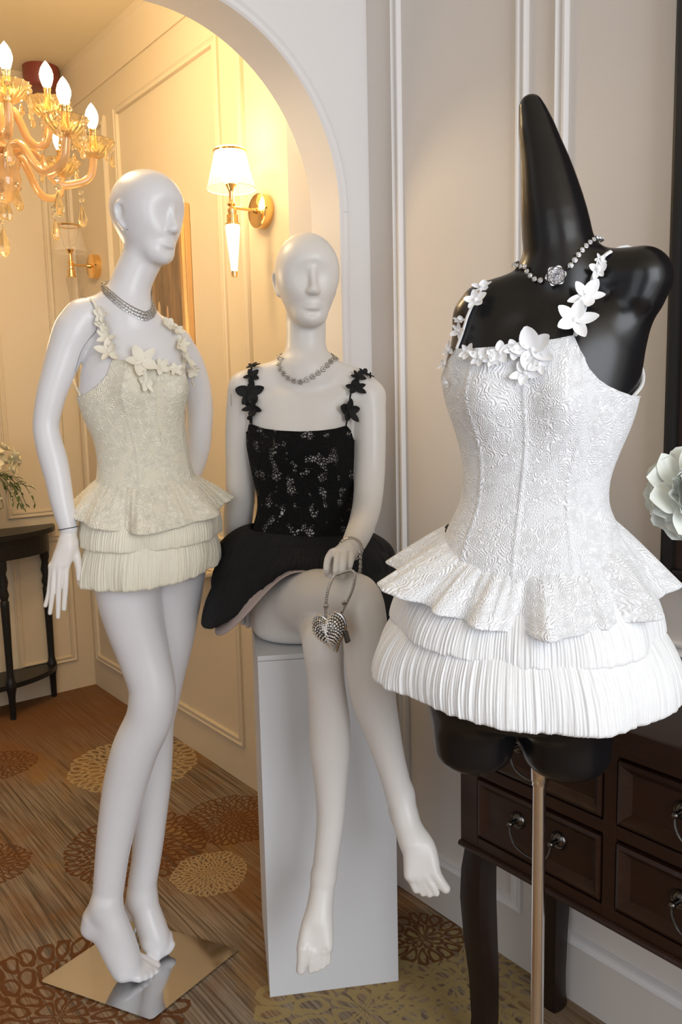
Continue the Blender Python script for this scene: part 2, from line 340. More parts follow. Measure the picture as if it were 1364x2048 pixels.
def struct(name, mb, mat, smooth=False, parent=None):
    o = mb.build(name, mat, parent, smooth)
    if parent is None: tag(o, kind='structure')
    return o
struct('floor', MB().box((-3.2, -3.2, -0.05), (XW+0.1, YB+0.1, 0)), M['carpet'])
struct('ceiling', MB().box((-3.2, -3.2, ZC), (XW+0.1, YB+0.1, ZC+0.05)), M['ceil'])
struct('wall_right', MB().box((XW, -3.2, 0), (XW+0.1, 1.66, ZC)), M['wall'])
struct('wall_inner_right', MB().box((XW, 1.66, 0), (XW+0.1, YB, ZC)), M['inner'])
struct('wall_back', MB().box((-3.2, YB, 0), (XW+0.1, YB+0.1, ZC)), M['inner'])
# partition with the arched opening
AR, ACX, ACZ, Y0, Y1 = 0.406, 0.885, 1.783, 1.66, 1.76
arc = [(ACX+AR*cos(radians(a)), ACZ+AR*sin(radians(a))) for a in np.linspace(0, 90, 40)]
left = [(-1.05-AR*sin(radians(a)), ACZ+AR*cos(radians(a))) for a in np.linspace(0, 90, 14)]
opening = [(1.291, 0)]+arc+left+[(left[-1][0], 0)]
struct('wall_arch', MB().prism([(XW, ZC), (XW, 0)]+opening+[(-3.2, 0), (-3.2, ZC)], 'y', Y0, Y1), M['trim'])
struct('wall_pier', MB().box((1.291, Y1, 0), (XW, 1.86, ZC)), M['wall'])
# architrave round the arch: a moulded profile swept along the opening, three pieces
prof = [(0.0, 0.0), (0.0, 0.016), (0.004, 0.020), (0.009, 0.014), (0.012, 0.010), (0.022, 0.009), (0.026, 0.014), (0.031, 0.012), (0.034, 0.004), (0.036, 0.0)]
def architrave(path, parent):
    P = np.array(path); T = np.gradient(P, axis=0); T /= np.linalg.norm(T, axis=1)[:, None]; Nn = np.c_[T[:, 1], -T[:, 0]]
    V = [(p[0]+n[0]*u, Y0-h, p[1]+n[1]*u) for p, n in zip(P, Nn) for u, h in prof]; k = len(prof)
    F = [(i*k+j, i*k+j+1, (i+1)*k+j+1, (i+1)*k+j) for i in range(len(P)-1) for j in range(k-1)]
    mb = MB().add(V, F); o = mb.build('moulding', M['trim'], parent, True); return o
ta = thing('trim_1', None, None); ta['kind'] = 'structure'
architrave([(1.291, z) for z in np.linspace(0, ACZ, 6)], ta); architrave(arc, ta); architrave([arc[-1]]+[(x, ACZ+AR) for x in np.linspace(0.8, -1.05, 6)], ta)
# picture-frame mouldings on the walls, each frame four mitred pieces
PP = [(0.0, 0.0), (0.0, 0.009), (0.004, 0.013), (0.008, 0.009), (0.012, 0.007), (0.017, 0.007), (0.020, 0.012), (0.025, 0.012), (0.028, 0.004), (0.028, 0.0)]
NTRIM = [1]
def frame_panel(wall, s0, s1, z0, z1):
    MT = M['trim'] if (wall == 'r' and s1 < 1.7) else M['inner']
    NTRIM[0] += 1; e = thing('trim_%d' % NTRIM[0], None, None); e['kind'] = 'structure'
    def w(s, z, h): return (XW-h, s, z) if wall == 'r' else (s, YB-h, z)
    def corner(i, u): return [(s0+u, z0+u), (s1-u, z0+u), (s1-u, z1-u), (s0+u, z1-u)][i]
    for i in range(4):
        a = [w(*corner(i, u), h) for u, h in PP]; b = [w(*corner((i+1) % 4, u), h) for u, h in PP]; k = len(PP)
        MB().add(a+b, [(j, j+1, k+j+1, k+j) for j in range(k-1)]+[tuple(range(k)), tuple(range(k, 2*k))]).build('moulding', MT, e, True)
for s0, s1 in ((1.153, 1.562), (0.06, 1.083), (-1.2, -0.03)):
    frame_panel('r', s0, s1, 0.838, 2.46); frame_panel('r', s0, s1, 0.140, 0.745)
for s0, s1 in ((2.375, 3.172), (1.885, 2.262), (3.265, 3.70)):
    frame_panel('r', s0, s1, 0.838, 2.46); frame_panel('r', s0, s1, 0.140, 0.745)
for s0, s1 in ((1.05, 1.32), (0.15, 0.95), (-0.75, 0.05), (-1.7, -0.85)):
    frame_panel('b', s0, s1, 0.838, 2.46); frame_panel('b', s0, s1, 0.140, 0.745)
CP = [(0, -0.15), (0.007, -0.15), (0.010, -0.13), (0.010, -0.11), (0.018, -0.07), (0.030, -0.03), (0.036, -0.025), (0.036, 0.0)]
def cornice(wall, a, b):
    V = []; 
    for s in (a, b): V += [((XW-u, s, ZC+z) if wall == 'r' else (s, YB-u, ZC+z)) for u, z in CP]
    k = len(CP); NTRIM[0] += 1
    struct('trim_%d' % NTRIM[0], MB().add(V, [(j, j+1, k+j+1, k+j) for j in range(k-1)]), M['inner'], True)
cornice('r', 1.86, YB); cornice('b', -3.2, XW); cornice('r', -3.2, 1.66)

# ------------------------------------------------------------------ plinth
pl = thing('plinth', 'tall white painted box plinth under the seated mannequin', 'plinth', (0.891, 1.448, 0), atan2(-0.144, 0.257))
W_, D_, H_ = 0.295, 0.30, 0.790; th = 0.012
MB().box((0, 0, 0), (W_, th, H_-th), 0.0015).build('side_panel', M['plinth'], pl)
MB().box((0, D_-th, 0), (W_, D_, H_-th), 0.0015).build('side_panel', M['plinth'], pl)
MB().box((0, th+0.0004, 0), (th, D_-th-0.0004, H_-th), 0.0015).build('side_panel', M['plinth'], pl)
MB().box((W_-th, th+0.0004, 0), (W_, D_-th-0.0004, H_-th), 0.0015).build('side_panel', M['plinth'], pl)
MB().box((0, 0, H_-th+0.0008), (W_, D_, H_), 0.002).build('top_panel', M['plinth'], pl)

# ------------------------------------------------------------------ chest of drawers on the right wall
XF, XR, YL, YR, ZB, ZT = 1.10, 1.385, 1.060, -0.25, 0.46, 0.81
ch = thing('console_chest', 'dark walnut console chest with framed drawers standing against the right wall', 'chest', (XF, (YL+YR)/2, 0))
def loc_(o, par=ch):
    return o
def CB(mb, name, mat, par=ch, smooth=False):
    me = mb.me(name, smooth); me.transform(Matrix.Translation((-XF, -(YL+YR)/2, 0))); return link(name, me, mat, par)
CB(MB().box((XF+0.022, YR, ZB), (XR, YL, ZT-0.03)), 'carcass', M['wood'])
CB(MB().box((XF-0.018, YR-0.02, ZT-0.022), (XR, YL+0.022, ZT), 0.006).box((XF-0.008, YR-0.01, ZT-0.040), (XR-0.002, YL+0.012, ZT-0.0225), 0.004), 'top', M['wood'])
ys = [YL, 0.730, 0.40, 0.06, YR]
rows = [(ZB+0.034, 0.612), (0.640, ZT-0.058)]
fr = MB()
for k, yy in enumerate(ys):
    wd = 0.044 if k in (0, 4) else 0.024
    a, b = (yy-wd, yy) if k == 0 else ((yy, yy+wd) if k == 4 else (yy-wd/2, yy+wd/2)); fr.box((XF, a, ZB), (XF+0.022, b, ZT-0.041), 0.002)
fr.box((XF+0.001, YR, ZB), (XF+0.022, YL, ZB+0.030), 0.002); fr.box((XF+0.001, YR, 0.615), (XF+0.022, YL, 0.637), 0.002); fr.box((XF+0.001, YR, ZT-0.056), (XF+0.022, YL, ZT-0.041), 0.002)
CB(fr, 'face_frame', M['wood'])
CB(MB().tube([(XF-0.002, YR, ZB+0.004), (XF-0.002, YL, ZB+0.004)], 0.006, 8), 'bead', M['wood'])
def drawer(y0, y1, z0, z1):
    d = CB(MB().box((XF+0.008, y0+0.003, z0+0.003), (XF+0.020, y1-0.003, z1-0.003)), 'drawer', M['wood'])
    # raised cock-bead frame
    pr = [(0.0, 0.0), (0.0, 0.010), (0.006, 0.013), (0.011, 0.008), (0.016, 0.004), (0.020, 0.0)]
    V = []; F = []
    for i in range(4):
        a0 = len(V); k = len(pr)
        def cn(i, u): return [(y0+0.003+u, z0+0.003+u), (y1-0.003-u, z0+0.003+u), (y1-0.003-u, z1-0.003-u), (y0+0.003+u, z1-0.003-u)][i % 4]
        for q in (i, i+1):
            for u, h in pr: yy, zz = cn(q, u); V.append((XF+0.008-h, yy, zz))
        F += [(a0+j, a0+j+1, a0+k+j+1, a0+k+j) for j in range(k-1)]
    CB(MB().add(V, F), 'moulding', M['wood'], d, True)
    zc = (z0+z1)/2+0.008; yc = (y0+y1)/2; x = XF+0.008
    hd = MB()
    for yy in (yc-0.045, yc+0.045):
        hd.lathe([(0.016, 0.0), (0.016, 0.002), (0.014, 0.0045), (0.0115, 0.0025), (0.009, 0.005), (0.0045, 0.006), (0.0036, 0.018), (0.0055, 0.021), (0.0055, 0.025), (0.003, 0.028), (0.0002, 0.0285)], (0, yy, zc), 20, 'x')
    V2 = MB(); V2.v = [(x-(p[0]), p[1], p[2]) for p in hd.v]; V2.f = hd.f
    V2.tube(cr([(x-0.021, yc-0.045+0.055*0, zc), (x-0.024, yc-0.043, zc-0.018), (x-0.024, yc-0.030, zc-0.036), (x-0.024, yc, zc-0.043), (x-0.024, yc+0.030, zc-0.036), (x-0.024, yc+0.043, zc-0.018), (x-0.021, yc+0.045, zc)], 0.004), 0.0021, 7)
    CB(V2, 'bail_handle', M['antique'], d, True)
for k in range(4):
    y1, y0 = ys[k], ys[k+1]; y1 -= 0.044 if k == 0 else 0.012; y0 += 0.044 if k == 3 else 0.012
    for z0, z1 in rows: drawer(y0, y1, z0, z1)
def chest_leg(x, y, s):
    prof = [(0.46, 0.0, 0.025), (0.41, 0.005, 0.027), (0.35, 0.006, 0.028), (0.27, 0.002, 0.0265), (0.18, -0.004, 0.0235), (0.09, -0.006, 0.0215), (0.04, -0.002, 0.0215), (0.012, 0.004, 0.0235), (0.0, 0.005, 0.0225)]
    V = []; n = 12
    for z, off, r in prof:
        for k in range(n):
            a = 2*pi*(k+0.5)/n; q = (abs(cos(a))**6+abs(sin(a))**6)**(-1/6); V.append((x-off*s+r*q*cos(a), y+off*0.6+r*q*sin(a), z))
    F = [(i*n+k, i*n+(k+1) % n, (i+1)*n+(k+1) % n, (i+1)*n+k) for i in range(len(prof)-1) for k in range(n)]+[tuple(range(n)), tuple(range((len(prof)-1)*n, len(prof)*n))]
    CB(MB().add(V, F), 'leg', M['woodleg'], ch, True)
for x, s in ((XF+0.027, 1), (XR-0.03, -1)):
    for y in (YL-0.030, YR+0.03): chest_leg(x, y, s)

# ------------------------------------------------------------------ dark picture above the chest
pc = thing('wall_picture', 'large dark picture in a black frame hanging above the walnut chest', 'picture', (XW-0.02, 0.33, 0.985))
def PB(mb, name, mat, par=pc): 
    me = mb.me(name); me.transform(Matrix.Translation((-(XW-0.02), -0.33, -0.985))); return link(name, me, mat, par)
yl, yr, zb, zt = 0.815, -0.15, 0.985, 2.35; fw = 0.022
PB(MB().box((XW-0.034, yl-fw, zb), (XW-0.001, yl, zt), 0.006), 'frame_side', M['mirrorframe']); PB(MB().box((XW-0.034, yr, zb), (XW-0.001, yr+fw, zt), 0.006), 'frame_side', M['mirrorframe'])
PB(MB().box((XW-0.033, yr+fw, zb), (XW-0.001, yl-fw, zb+fw), 0.006), 'frame_rail', M['mirrorframe']); PB(MB().box((XW-0.033, yr+fw, zt-fw), (XW-0.001, yl-fw, zt), 0.006), 'frame_rail', M['mirrorframe'])
PB(MB().box((XW-0.020, yr+fw, zb+fw), (XW-0.004, yl-fw, zt-fw)), 'canvas', M['linen'])

# ------------------------------------------------------------------ half-round table with flowers, back of the inner room
TX, TY, TA, TBd, TZ = 0.86, YB-0.008, 0.385, 0.245, 0.80
tb = thing('half_round_table', 'black half-round console table with turned legs against the back wall', 'table', (TX, TY, 0))
def half(a, b, n=28): return [(a*cos(pi+pi*i/n), b*sin(pi+pi*i/n)) for i in range(n+1)]
MB().prism(half(TA, TBd), 'z', TZ-0.022, TZ).build('table_top', M['blackwood'], tb)
MB().prism(half(TA-0.03, TBd-0.03), 'z', TZ-0.110, TZ-0.0225).build('apron', M['blackwood'], tb)
MB().prism(half(TA-0.035, TBd-0.035), 'z', 0.135, 0.157).build('shelf', M['blackwood'], tb)
def turned_leg(x, y):
    pr = [(0.001, 0.0), (0.012, 0.0), (0.015, 0.10), (0.018, 0.12), (0.022, 0.135), (0.022, 0.160), (0.017, 0.175), (0.0145, 0.19), (0.0155, 0.30), (0.0185, 0.50), (0.0185, 0.515), (0.014, 0.522), (0.021, 0.545), (0.015, 0.57), (0.021, 0.60), (0.014, 0.635), (0.020, 0.655), (0.020, 0.69)]
    MB().lathe(pr, (x, y, 0), 14).build('leg', M['blackwood'], tb, True)
for a in (4, 73, 107, 176): turned_leg(-(TA-0.055)*cos(radians(a)), -(TBd-0.055)*sin(radians(a))-0.012)

def petal_mesh(name, L, Wd, cup, curl, nu=5, nv=4, tipn=1.0, ruff=0.0):
    V = []; F = []
    for i in range(nu+1):
        u = i/nu; wdt = Wd*(sin(pi*min(1, (0.08+0.92*u))**tipn)**0.75 if u < 1 else 0.18)
        for j in range(nv+1):
            v = 2*j/nv-1
            V.append((L*u, wdt*v*0.5, cup*(v*v)*wdt*0.5+curl*L*u*u+ruff*sin(5*v+3*u)*u))
    for i in range(nu):
        for j in range(nv): a = i*(nv+1)+j; F.append((a, a+1, a+nv+2, a+nv+1))
    return mesh(name, V, F)
fa = thing('flower_arrangement', 'cream silk flower arrangement with trailing greenery on the half-round table', 'flowers', (0.93, 3.58, TZ))
MB().lathe([(0.001, 0.0), (0.045, 0.0), (0.050, 0.01), (0.032, 0.03), (0.028, 0.05), (0.060, 0.10), (0.075, 0.13), (0.070, 0.135), (0.055, 0.11), (0.001, 0.10)], (-0.03, 0, 0), 20).build('vase', M['vase'], fa, True)
bloom_p = petal_mesh('petal', 0.034, 0.030, 0.5, 0.35)
bm_ = MB().sphere((0, 0, 0), 0.006, 6).me('bloom_heart', True)
def orient(o, nrm, spin=0.0): 
    o.rotation_mode = 'QUATERNION'; o.rotation_quaternion = Vector(nrm).to_track_quat('Z', 'Y') @ Quaternion((0, 0, 1), spin)
def bloom(par, p, nrm, sc, mat, heart, pm, rings, name='bloom'):
    o = link(name, heart.copy() if False else heart, M['petalg'], par); o.location = p; orient(o, nrm, random.random()*6); o.scale = (sc, sc, sc)
    for (cnt, tilt, s) in rings:
        for k in range(cnt):
            q = link('petal', pm, mat, o); q.rotation_euler = (0, -radians(tilt+random.uniform(-8, 8)), 2*pi*k/cnt+random.uniform(-.15, .15)+tilt); q.scale = (s, s, s)
for i in range(26):
    a = random.uniform(0, 2*pi); el = random.uniform(-0.15, 1.2); R_ = random.uniform(0.075, 0.125)
    d = np.array([cos(a)*cos(el), sin(a)*cos(el)*0.8, sin(el)])
    bloom(fa, tuple(np.array([-0.03, 0, 0.27])+d*R_*np.array([1.25, 1, 1.0])), d, random.uniform(0.9, 1.25), M['petalc'], bm_, bloom_p, [(5, 15, 1.0), (4, 50, 0.7)])
leafm = petal_mesh('leaf', 0.045, 0.018, 0.4, -0.2)
mb = MB(); tips = []
for i in range(22):
    a = random.uniform(-0.9, 1.2) if i < 16 else random.uniform(0, 6.28); L = random.uniform(0.12, 0.21)
    p0 = np.array([-0.03, 0, 0.205]); d = np.array([cos(a), -abs(sin(a))*0.6, 0]); P = [p0, p0+d*L*0.5+[0, 0, 0.05], p0+d*L*0.85+[0, 0, 0.0], p0+d*L*1.05+[0, 0, random.uniform(-0.10, 0.02)]]
    C = cr(P, 0.02); mb.tube(C, 0.0014, 5)
    for k in range(3, len(C)): tips.append((C[k], C[k]-C[k-1]))
mb.build('stems', M['stem'], fa, True)['kind'] = 'stuff'
for p, d in tips[::2]:
    o = link('leaf', leafm, M['leaf'] if random.random() < 0.6 else M['leafd'], fa); o.location = p; dd = d/np.linalg.norm(d)+rng.normal(0, .6, 3); o.rotation_mode = 'QUATERNION'; o.rotation_quaternion = Vector(dd).to_track_quat('X', 'Z'); s = random.uniform(0.35, 0.8); o.scale = (s, s, s)
for p, d in tips[1::5]:
    o = MB().sphere(p, 0.0045, 6).build('bud', M['petalc'], fa, True)

# ------------------------------------------------------------------ white peony in a vase on the chest
pv = thing('peony_vase', 'white ruffled silk peony leaning out of a ceramic vase on the walnut chest', 'flowers', (1.21, 0.575, ZT))
MB().lathe([(0.001, 0.0), (0.030, 0.0), (0.034, 0.01), (0.044, 0.07), (0.040, 0.12), (0.022, 0.165), (0.024, 0.185), (0.020, 0.185), (0.018, 0.16), (0.001, 0.15)], (0, 0, 0), 24).build('vase', M['vase'], pv, True)
pc_ = np.array([1.175, 0.645, 1.172])-np.array([1.21, 0.575, ZT])
MB().tube(cr([(0, 0, 0.12), (0.0, 0.005, 0.22), tuple(pc_*[0.7, 0.7, 0.9]), tuple(pc_)], 0.02), 0.003, 7).build('stem', M['stem'], pv, True)
def peony_petal(L, Wd, cup, ph):
    V = []; F = []; nu, nv = 9, 10
    for i in range(nu+1):
        u = i/nu; wd = Wd*(0.16+0.84*sin(min(1.0, u*0.72+0.02)*pi/1.25)**0.9)
        for j in range(nv+1):
            v = 2*j/nv-1; edge = 1-0.16*abs(v)**3*u; r_ = u**2.5
            V.append((L*u*edge+0.05*L*r_*sin(7*v+ph), wd*0.5*v, cup*L*(u*u*0.9)+0.25*wd*v*v*0.5+r_*0.055*L*sin(9*v+2*ph)+r_*0.03*L*sin(19*v+ph)))
    for i in range(nu):
        for j in range(nv): a = i*(nv+1)+j; F.append((a, a+1, a+nv+2, a+nv+1))
    return mesh('petal', V, F)
pp = [[peony_petal(L, W2, cu, ph) for ph in (0.3, 1.7, 3.1)] for L, W2, cu in ((0.072, 0.085, 0.10), (0.066, 0.080, 0.30), (0.050, 0.062, 0.50), (0.034, 0.040, 0.6))]
hd = MB().sphere((0, 0, 0), 0.018, 10).build('flower_heart', M['petalg'], pv, True); hd.location = pc_; orient(hd, (-0.62, -0.70, 0.25))
for ring, (cnt, tilt, k_, mat) in enumerate(((8, -22, 0, 'petalw'), (8, -4, 0, 'petalw'), (8, 14, 0, 'petalw'), (8, 28, 1, 'petalw'), (7, 42, 1, 'petalw'), (7, 52, 2, 'petalw'), (6, 62, 2, 'petalw'), (5, 72, 3, 'petalg'))):
    for k in range(cnt):
        q = link('petal', random.choice(pp[k_]), M[mat], hd); q.rotation_euler = (random.uniform(-.25, .25), -radians(tilt+random.uniform(-9, 9)), 2*pi*(k+0.37*ring)/cnt+random.uniform(-.15, .15)); s = random.uniform(0.9, 1.1); q.scale = (s, s, s)
for a in (0.4, 2.2):
    o = link('leaf', leafm, M['leaf'], hd); o.rotation_euler = (0, 0.9, a); o.scale = (1.1, 1.1, 1.1)

# ------------------------------------------------------------------ chandelier
CHX, CHY = 0.678, 2.271
cd = thing('chandelier', 'amber glass chandelier with lit candle bulbs and hanging crystal drops', 'chandelier', (CHX, CHY, ZC))
FC = Frame(42, hypot(CHX, CHY))
def cl(p): # chandelier local frame (e,n,z) -> object coordinates
    q = FC.e*p[0]+FC.n*p[1]; return np.array([q[0], q[1], p[2]-ZC])
MB().lathe([(0.001, 0.0), (0.055, 0.0), (0.055, -0.015), (0.03, -0.03), (0.012, -0.035), (0.001, -0.036)], (0, 0, -0.001), 24).build('canopy', M['gold'], cd, True)
MB().tube([cl((0, 0, ZC-0.03)), cl((0, 0, 2.27))], 0.004, 8).build('chain', M['gold'], cd, True)
MB().lathe([(r, z-ZC) for r, z in ((0.004, 2.29), (0.016, 2.28), (0.024, 2.25), (0.012, 2.22), (0.011, 2.16), (0.020, 2.14), (0.030, 2.12), (0.014, 2.09), (0.012, 2.03), (0.018, 2.00), (0.036, 1.985), (0.040, 1.975), (0.020, 1.965))], (0, 0, 0), 20).build('column', M['amber'], cd, True)
MB().lathe([(r, z-ZC) for r, z in ((0.020, 1.965), (0.050, 1.955), (0.052, 1.940), (0.046, 1.925), (0.052, 1.905), (0.045, 1.875), (0.025, 1.85), (0.012, 1.845), (0.010, 1.835), (0.0005, 1.83))], (0, 0, 0), 28, flute=(14, 0.05)).build('bowl', M['amber'], cd, True)
cupm = MB().lathe([(0.006, -0.040), (0.018, -0.036), (0.036, -0.024), (0.051, 0.000), (0.055, 0.006), (0.052, 0.006), (0.034, -0.016), (0.014, -0.026), (0.004, -0.026)], (0, 0, 0), 48, flute=(16, 0.045)).me('cup', True)
candm = MB().lathe([(0.0085, -0.020), (0.0085, 0.030), (0.010, 0.032), (0.010, 0.036), (0.0005, 0.037)], (0, 0, 0), 14).me('candle_sleeve', True)
bulbm = MB().lathe([(0.0075, 0.036), (0.012, 0.045), (0.0165, 0.060), (0.0170, 0.070), (0.0135, 0.083), (0.007, 0.094), (0.002, 0.100), (0.0003, 0.102)], (0, 0, 0), 16).me('bulb', True)
dropm = MB().lathe([(0.0003, 0.0), (0.004, -0.006), (0.010, -0.024), (0.0125, -0.034), (0.0105, -0.044), (0.005, -0.050), (0.0003, -0.052)], (0, 0, 0), 8).me('drop')
beadm = MB().sphere((0, 0, 0), 0.0055, 6).me('bead')
octm = MB().lathe([(0.0003, 0.011), (0.009, 0.004), (0.011, 0.0), (0.009, -0.004), (0.0003, -0.011)], (0, 0, 0), 8).me('crystal')
def drop(p, par, n=2, big=1.0):
    z = 0.0
    for i in range(n):
        o = link('crystal', octm, M['clearcrystal'], par); o.location = np.array(p)+[0, 0, -0.012-z]; o.scale = (0.8, 0.8, 0.8); z += 0.019
    o = link('drop', dropm, M['crystal'], par); o.location = np.array(p)+[0, 0, -0.004-z]; o.scale = (big, big*0.7, big); o.rotation_euler = (0, 0, random.random()*3)
def ch_arm(ang, R_, zc, z_out, lit=True, n=3):
    a = radians(ang); d = np.array([cos(a), sin(a)])
    def q(r, z): return cl((d[0]*r, d[1]*r, z))
    P = [q(0.03, z_out), q(R_*0.16, z_out+0.055), q(R_*0.36, z_out+0.06), q(R_*0.60, z_out-0.01), q(R_*0.80, zc-0.105), q(R_*0.95, zc-0.085), q(R_, zc-0.030)]
    MB().tube(cr(P, 0.012), 0.0105, 10).build('arm', M['amber'], cd, True)
    c = q(R_, zc)
    o = link('cup', cupm, M['crystal'], cd); o.location = c
    s = link('candle_sleeve', candm, M['gold'], cd); s.location = c
    b = link('bulb', bulbm, M['bulb'], cd); b.location = c
    for k in range(5):
        aa = 2*pi*k/5+ang; drop(c+np.array([0.051*cos(aa), 0.051*sin(aa), 0.002]), cd, 1, 0.62)
    drop(q(R_*0.84, zc-0.115), cd, n, 1.15)
for ang in (0, -50, 48, 180, 132, -132): ch_arm(ang, 0.238 if ang == 0 else 0.245, 2.003 if ang != 0 else 2.012, 1.915, n=2 if abs(ang) < 60 else 1)
for ang in (-18, -76, 160): ch_arm(ang, 0.135, 2.088, 2.01, n=0)
for k in range(7):
    a = 2*pi*k/7+0.3; drop(cl((0.047*cos(a), 0.047*sin(a), 1.90)), cd, 1+k % 3, 0.9)
drop(cl((0, 0, 1.83)), cd, 2, 1.5)
point('chandelier_glow', cl((0.02, -0.03, 1.60)), 5.0, WARM, 0.10, cd); point('chandelier_glow', cl((0.0, 0.0, 2.42)), 24.0, WARM, 0.12, cd)

# ------------------------------------------------------------------ wall sconces
def sconce(name, label, Y, Z, lit):
    r = thing(name, label, 'wall lamp', (XW, Y, Z), 0, 'wall sconces')
    MB().lathe([(0.0005, -0.030), (0.045, -0.030), (0.049, -0.027), (0.050, -0.002), (0.050, 0.0)], (0, 0, 0), 32, 'x').build('backplate', M['gold'], r, True)
    MB().sphere((-0.026, -0.0495, 0.0), 0.003, 6).build('screw', M['antique'], r, True)
    xa = -0.112
    MB().tube([(-0.029, 0, 0), (-0.036, 0, 0), (-0.04, 0, 0), (-0.05, 0, 0), (xa, 0, 0)], [0.009, 0.009, 0.006, 0.0048, 0.0048], 12).build('arm', M['gold'], r, True)
    MB().lathe([(0.001, -0.052), (0.021, -0.050), (0.021, -0.046), (0.016, -0.044), (0.016, -0.022), (0.011, -0.020), (0.013, -0.012), (0.013, -0.006), (0.008, -0.002), (0.008, 0.002), (0.013, 0.006), (0.013, 0.010), (0.008, 0.013), (0.007, 0.040), (0.012, 0.052), (0.018, 0.062), (0.001, 0.062)], (xa, 0, 0.0), 20).build('socket', M['gold'], r, True)
    MB().lathe([(0.016, 0.0625), (0.024, 0.075), (0.034, 0.110), (0.043, 0.160), (0.041, 0.160), (0.022, 0.080), (0.001, 0.070)], (xa, 0, 0), 24).build('glass_cup', M['litglass'] if lit else M['clearglass'], r, True)
    n = 48; V = []; uv = []
    for i, (rr, z) in enumerate(((0.070, 0.050), (0.0615, 0.083), (0.053, 0.116), (0.045, 0.150))):
        for k in range(n+1):
            a = 2*pi*k/n; V.append((xa+rr*cos(a), rr*sin(a), z)); uv.append((3.0*k/n, i/3))
    F = [(i*(n+1)+k, i*(n+1)+k+1, (i+1)*(n+1)+k+1, (i+1)*(n+1)+k) for i in range(3) for k in range(n)]
    sh = link('shade', mesh('shade', V, F, True, uv), M['sheer'] if lit else M['faint'], r)
    MB().ring([(xa+0.0455*cos(a), 0.0455*sin(a), 0.153) for a in np.linspace(0, 2*pi, 32, endpoint=False)], 0.0035, 6).build('rim', M['gold'], sh, True)
    MB().ring([(xa+0.070*cos(a), 0.070*sin(a), 0.050) for a in np.linspace(0, 2*pi, 32, endpoint=False)], 0.0016, 6).build('hem', M['petalw'] if lit else M['faint'], sh, True)
    MB().lathe([(0.020, -0.052), (0.021, -0.056), (0.0085, -0.182), (0.0005, -0.183)], (xa, 0, 0), 48, flute=(16, 0.04)).build('glass_cone', M['litcone'] if lit else M['clearglass'], r, True)
    MB().lathe([(0.009, -0.180), (0.0092, -0.186), (0.0085, -0.196), (0.0005, -0.198)], (xa, 0, 0), 14).build('finial', M['gold'], r, True)
    if lit:
        point('sconce_glow', (xa, 0, 0.20), 0.35, WARM, 0.02, r); point('sconce_glow', (xa+0.02, 0.0, 0.03), 0.6, WARM, 0.04, r)
    return r
sconce('wall_sconce', 'lit gold wall sconce with pleated sheer shade and ribbed glass cone, above the seated mannequin', 2.143, 1.885, True)
sconce('wall_sconce', 'unlit gold wall sconce with clear glass near the far corner, left of the standing mannequin', 3.44, 1.905, False)

# ------------------------------------------------------------------ ceiling drum, gilt painting, bracket shelf
dp = on(97, 150, 2, ZC); dr = thing('ceiling_speaker', 'maroon round drum fitted to the ceiling in the far corner', 'ceiling fitting', (1.288, 3.64, ZC))
MB().lathe([(0.0005, -0.085), (0.066, -0.085), (0.072, -0.078), (0.074, -0.006), (0.074, -0.0005)], (0, 0, 0), 36).build('housing', M['maroon'], dr, True)
MB().lathe([(0.0005, -0.089), (0.050, -0.088), (0.055, -0.0855)], (0, 0, 0), 30).build('grille', M['maroon'], dr, True)
ta_ = NT('dim_painting'); c = ta_.coord(); v = ta_.mapping(c, (1, 9, 1.4)); n1 = ta_.noise(v, 3, 4, 0.6); sy = ta_.n('ShaderNodeSeparateXYZ'); ta_.set(sy.inputs[0], c)
colr = ta_.ramp(n1, [(0.25, (0.10, 0.060, 0.030)), (0.5, (0.20, 0.13, 0.075)), (0.72, (0.36, 0.20, 0.085))])
def blob(cy, cz, ry, rz, col):
    global colr
    a = ta_.math('DIVIDE', ta_.math('SUBTRACT', sy.outputs[1], cy), ry); b = ta_.math('DIVIDE', ta_.math('SUBTRACT', sy.outputs[2], cz), rz)
    colr = ta_.mix(ta_.math('SUBTRACT', 1.0, ta_.step(ta_.math('ADD', ta_.math('MULTIPLY', a, a), ta_.math('MULTIPLY', b, b)), 0.7, 1.2)), colr, col)
PY, PZ = 2.80, 1.30
for q in ((0.05, 0.37, 0.010, 0.030, (0.62, 0.44, 0.24)), (0.05, 0.30, 0.006, 0.05, (0.58, 0.42, 0.24)), (0.00, 0.27, 0.022, 0.035, (0.56, 0.40, 0.20)), (-0.015, 0.345, 0.008, 0.035, (0.55, 0.33, 0.20)), (-0.01, 0.20, 0.016, 0.06, (0.52, 0.37, 0.19)), (0.11, 0.26, 0.014, 0.04, (0.55, 0.40, 0.22)), (-0.05, 0.22, 0.010, 0.05, (0.44, 0.32, 0.17)), (0.09, 0.45, 0.006, 0.12, (0.34, 0.22, 0.12))): blob(*q)
ta_.p(color=colr, rough=0.45, coat=0.3); M['painting'] = ta_.m
pt = thing('framed_painting', 'dim brown painting in a gilt frame on the cream wall behind the standing mannequin', 'painting', (XW, PY, PZ))
y0, y1, z1 = -0.195, 0.195, 0.70
def fbar(p0, p1, ax):
    mb = MB()
    for (o0, o1, h) in ((0.0, 0.012, 0.024), (0.010, 0.026, 0.034), (0.024, 0.036, 0.020)):
        if ax == 'v0': mb.box((-h, y0+o0, 0), (-0.002, y0+o1, z1), 0.004)
        if ax == 'v1': mb.box((-h, y1-o1, 0), (-0.002, y1-o0, z1), 0.004)
        if ax == 'h0': mb.box((-h+0.001, y0+0.036, o0), (-0.002, y1-0.036, o1), 0.004)
        if ax == 'h1': mb.box((-h+0.001, y0+0.036, z1-o1), (-0.002, y1-0.036, z1-o0), 0.004)
    mb.build('frame_side' if ax[0] == 'v' else 'frame_rail', M['goldframe'], pt)
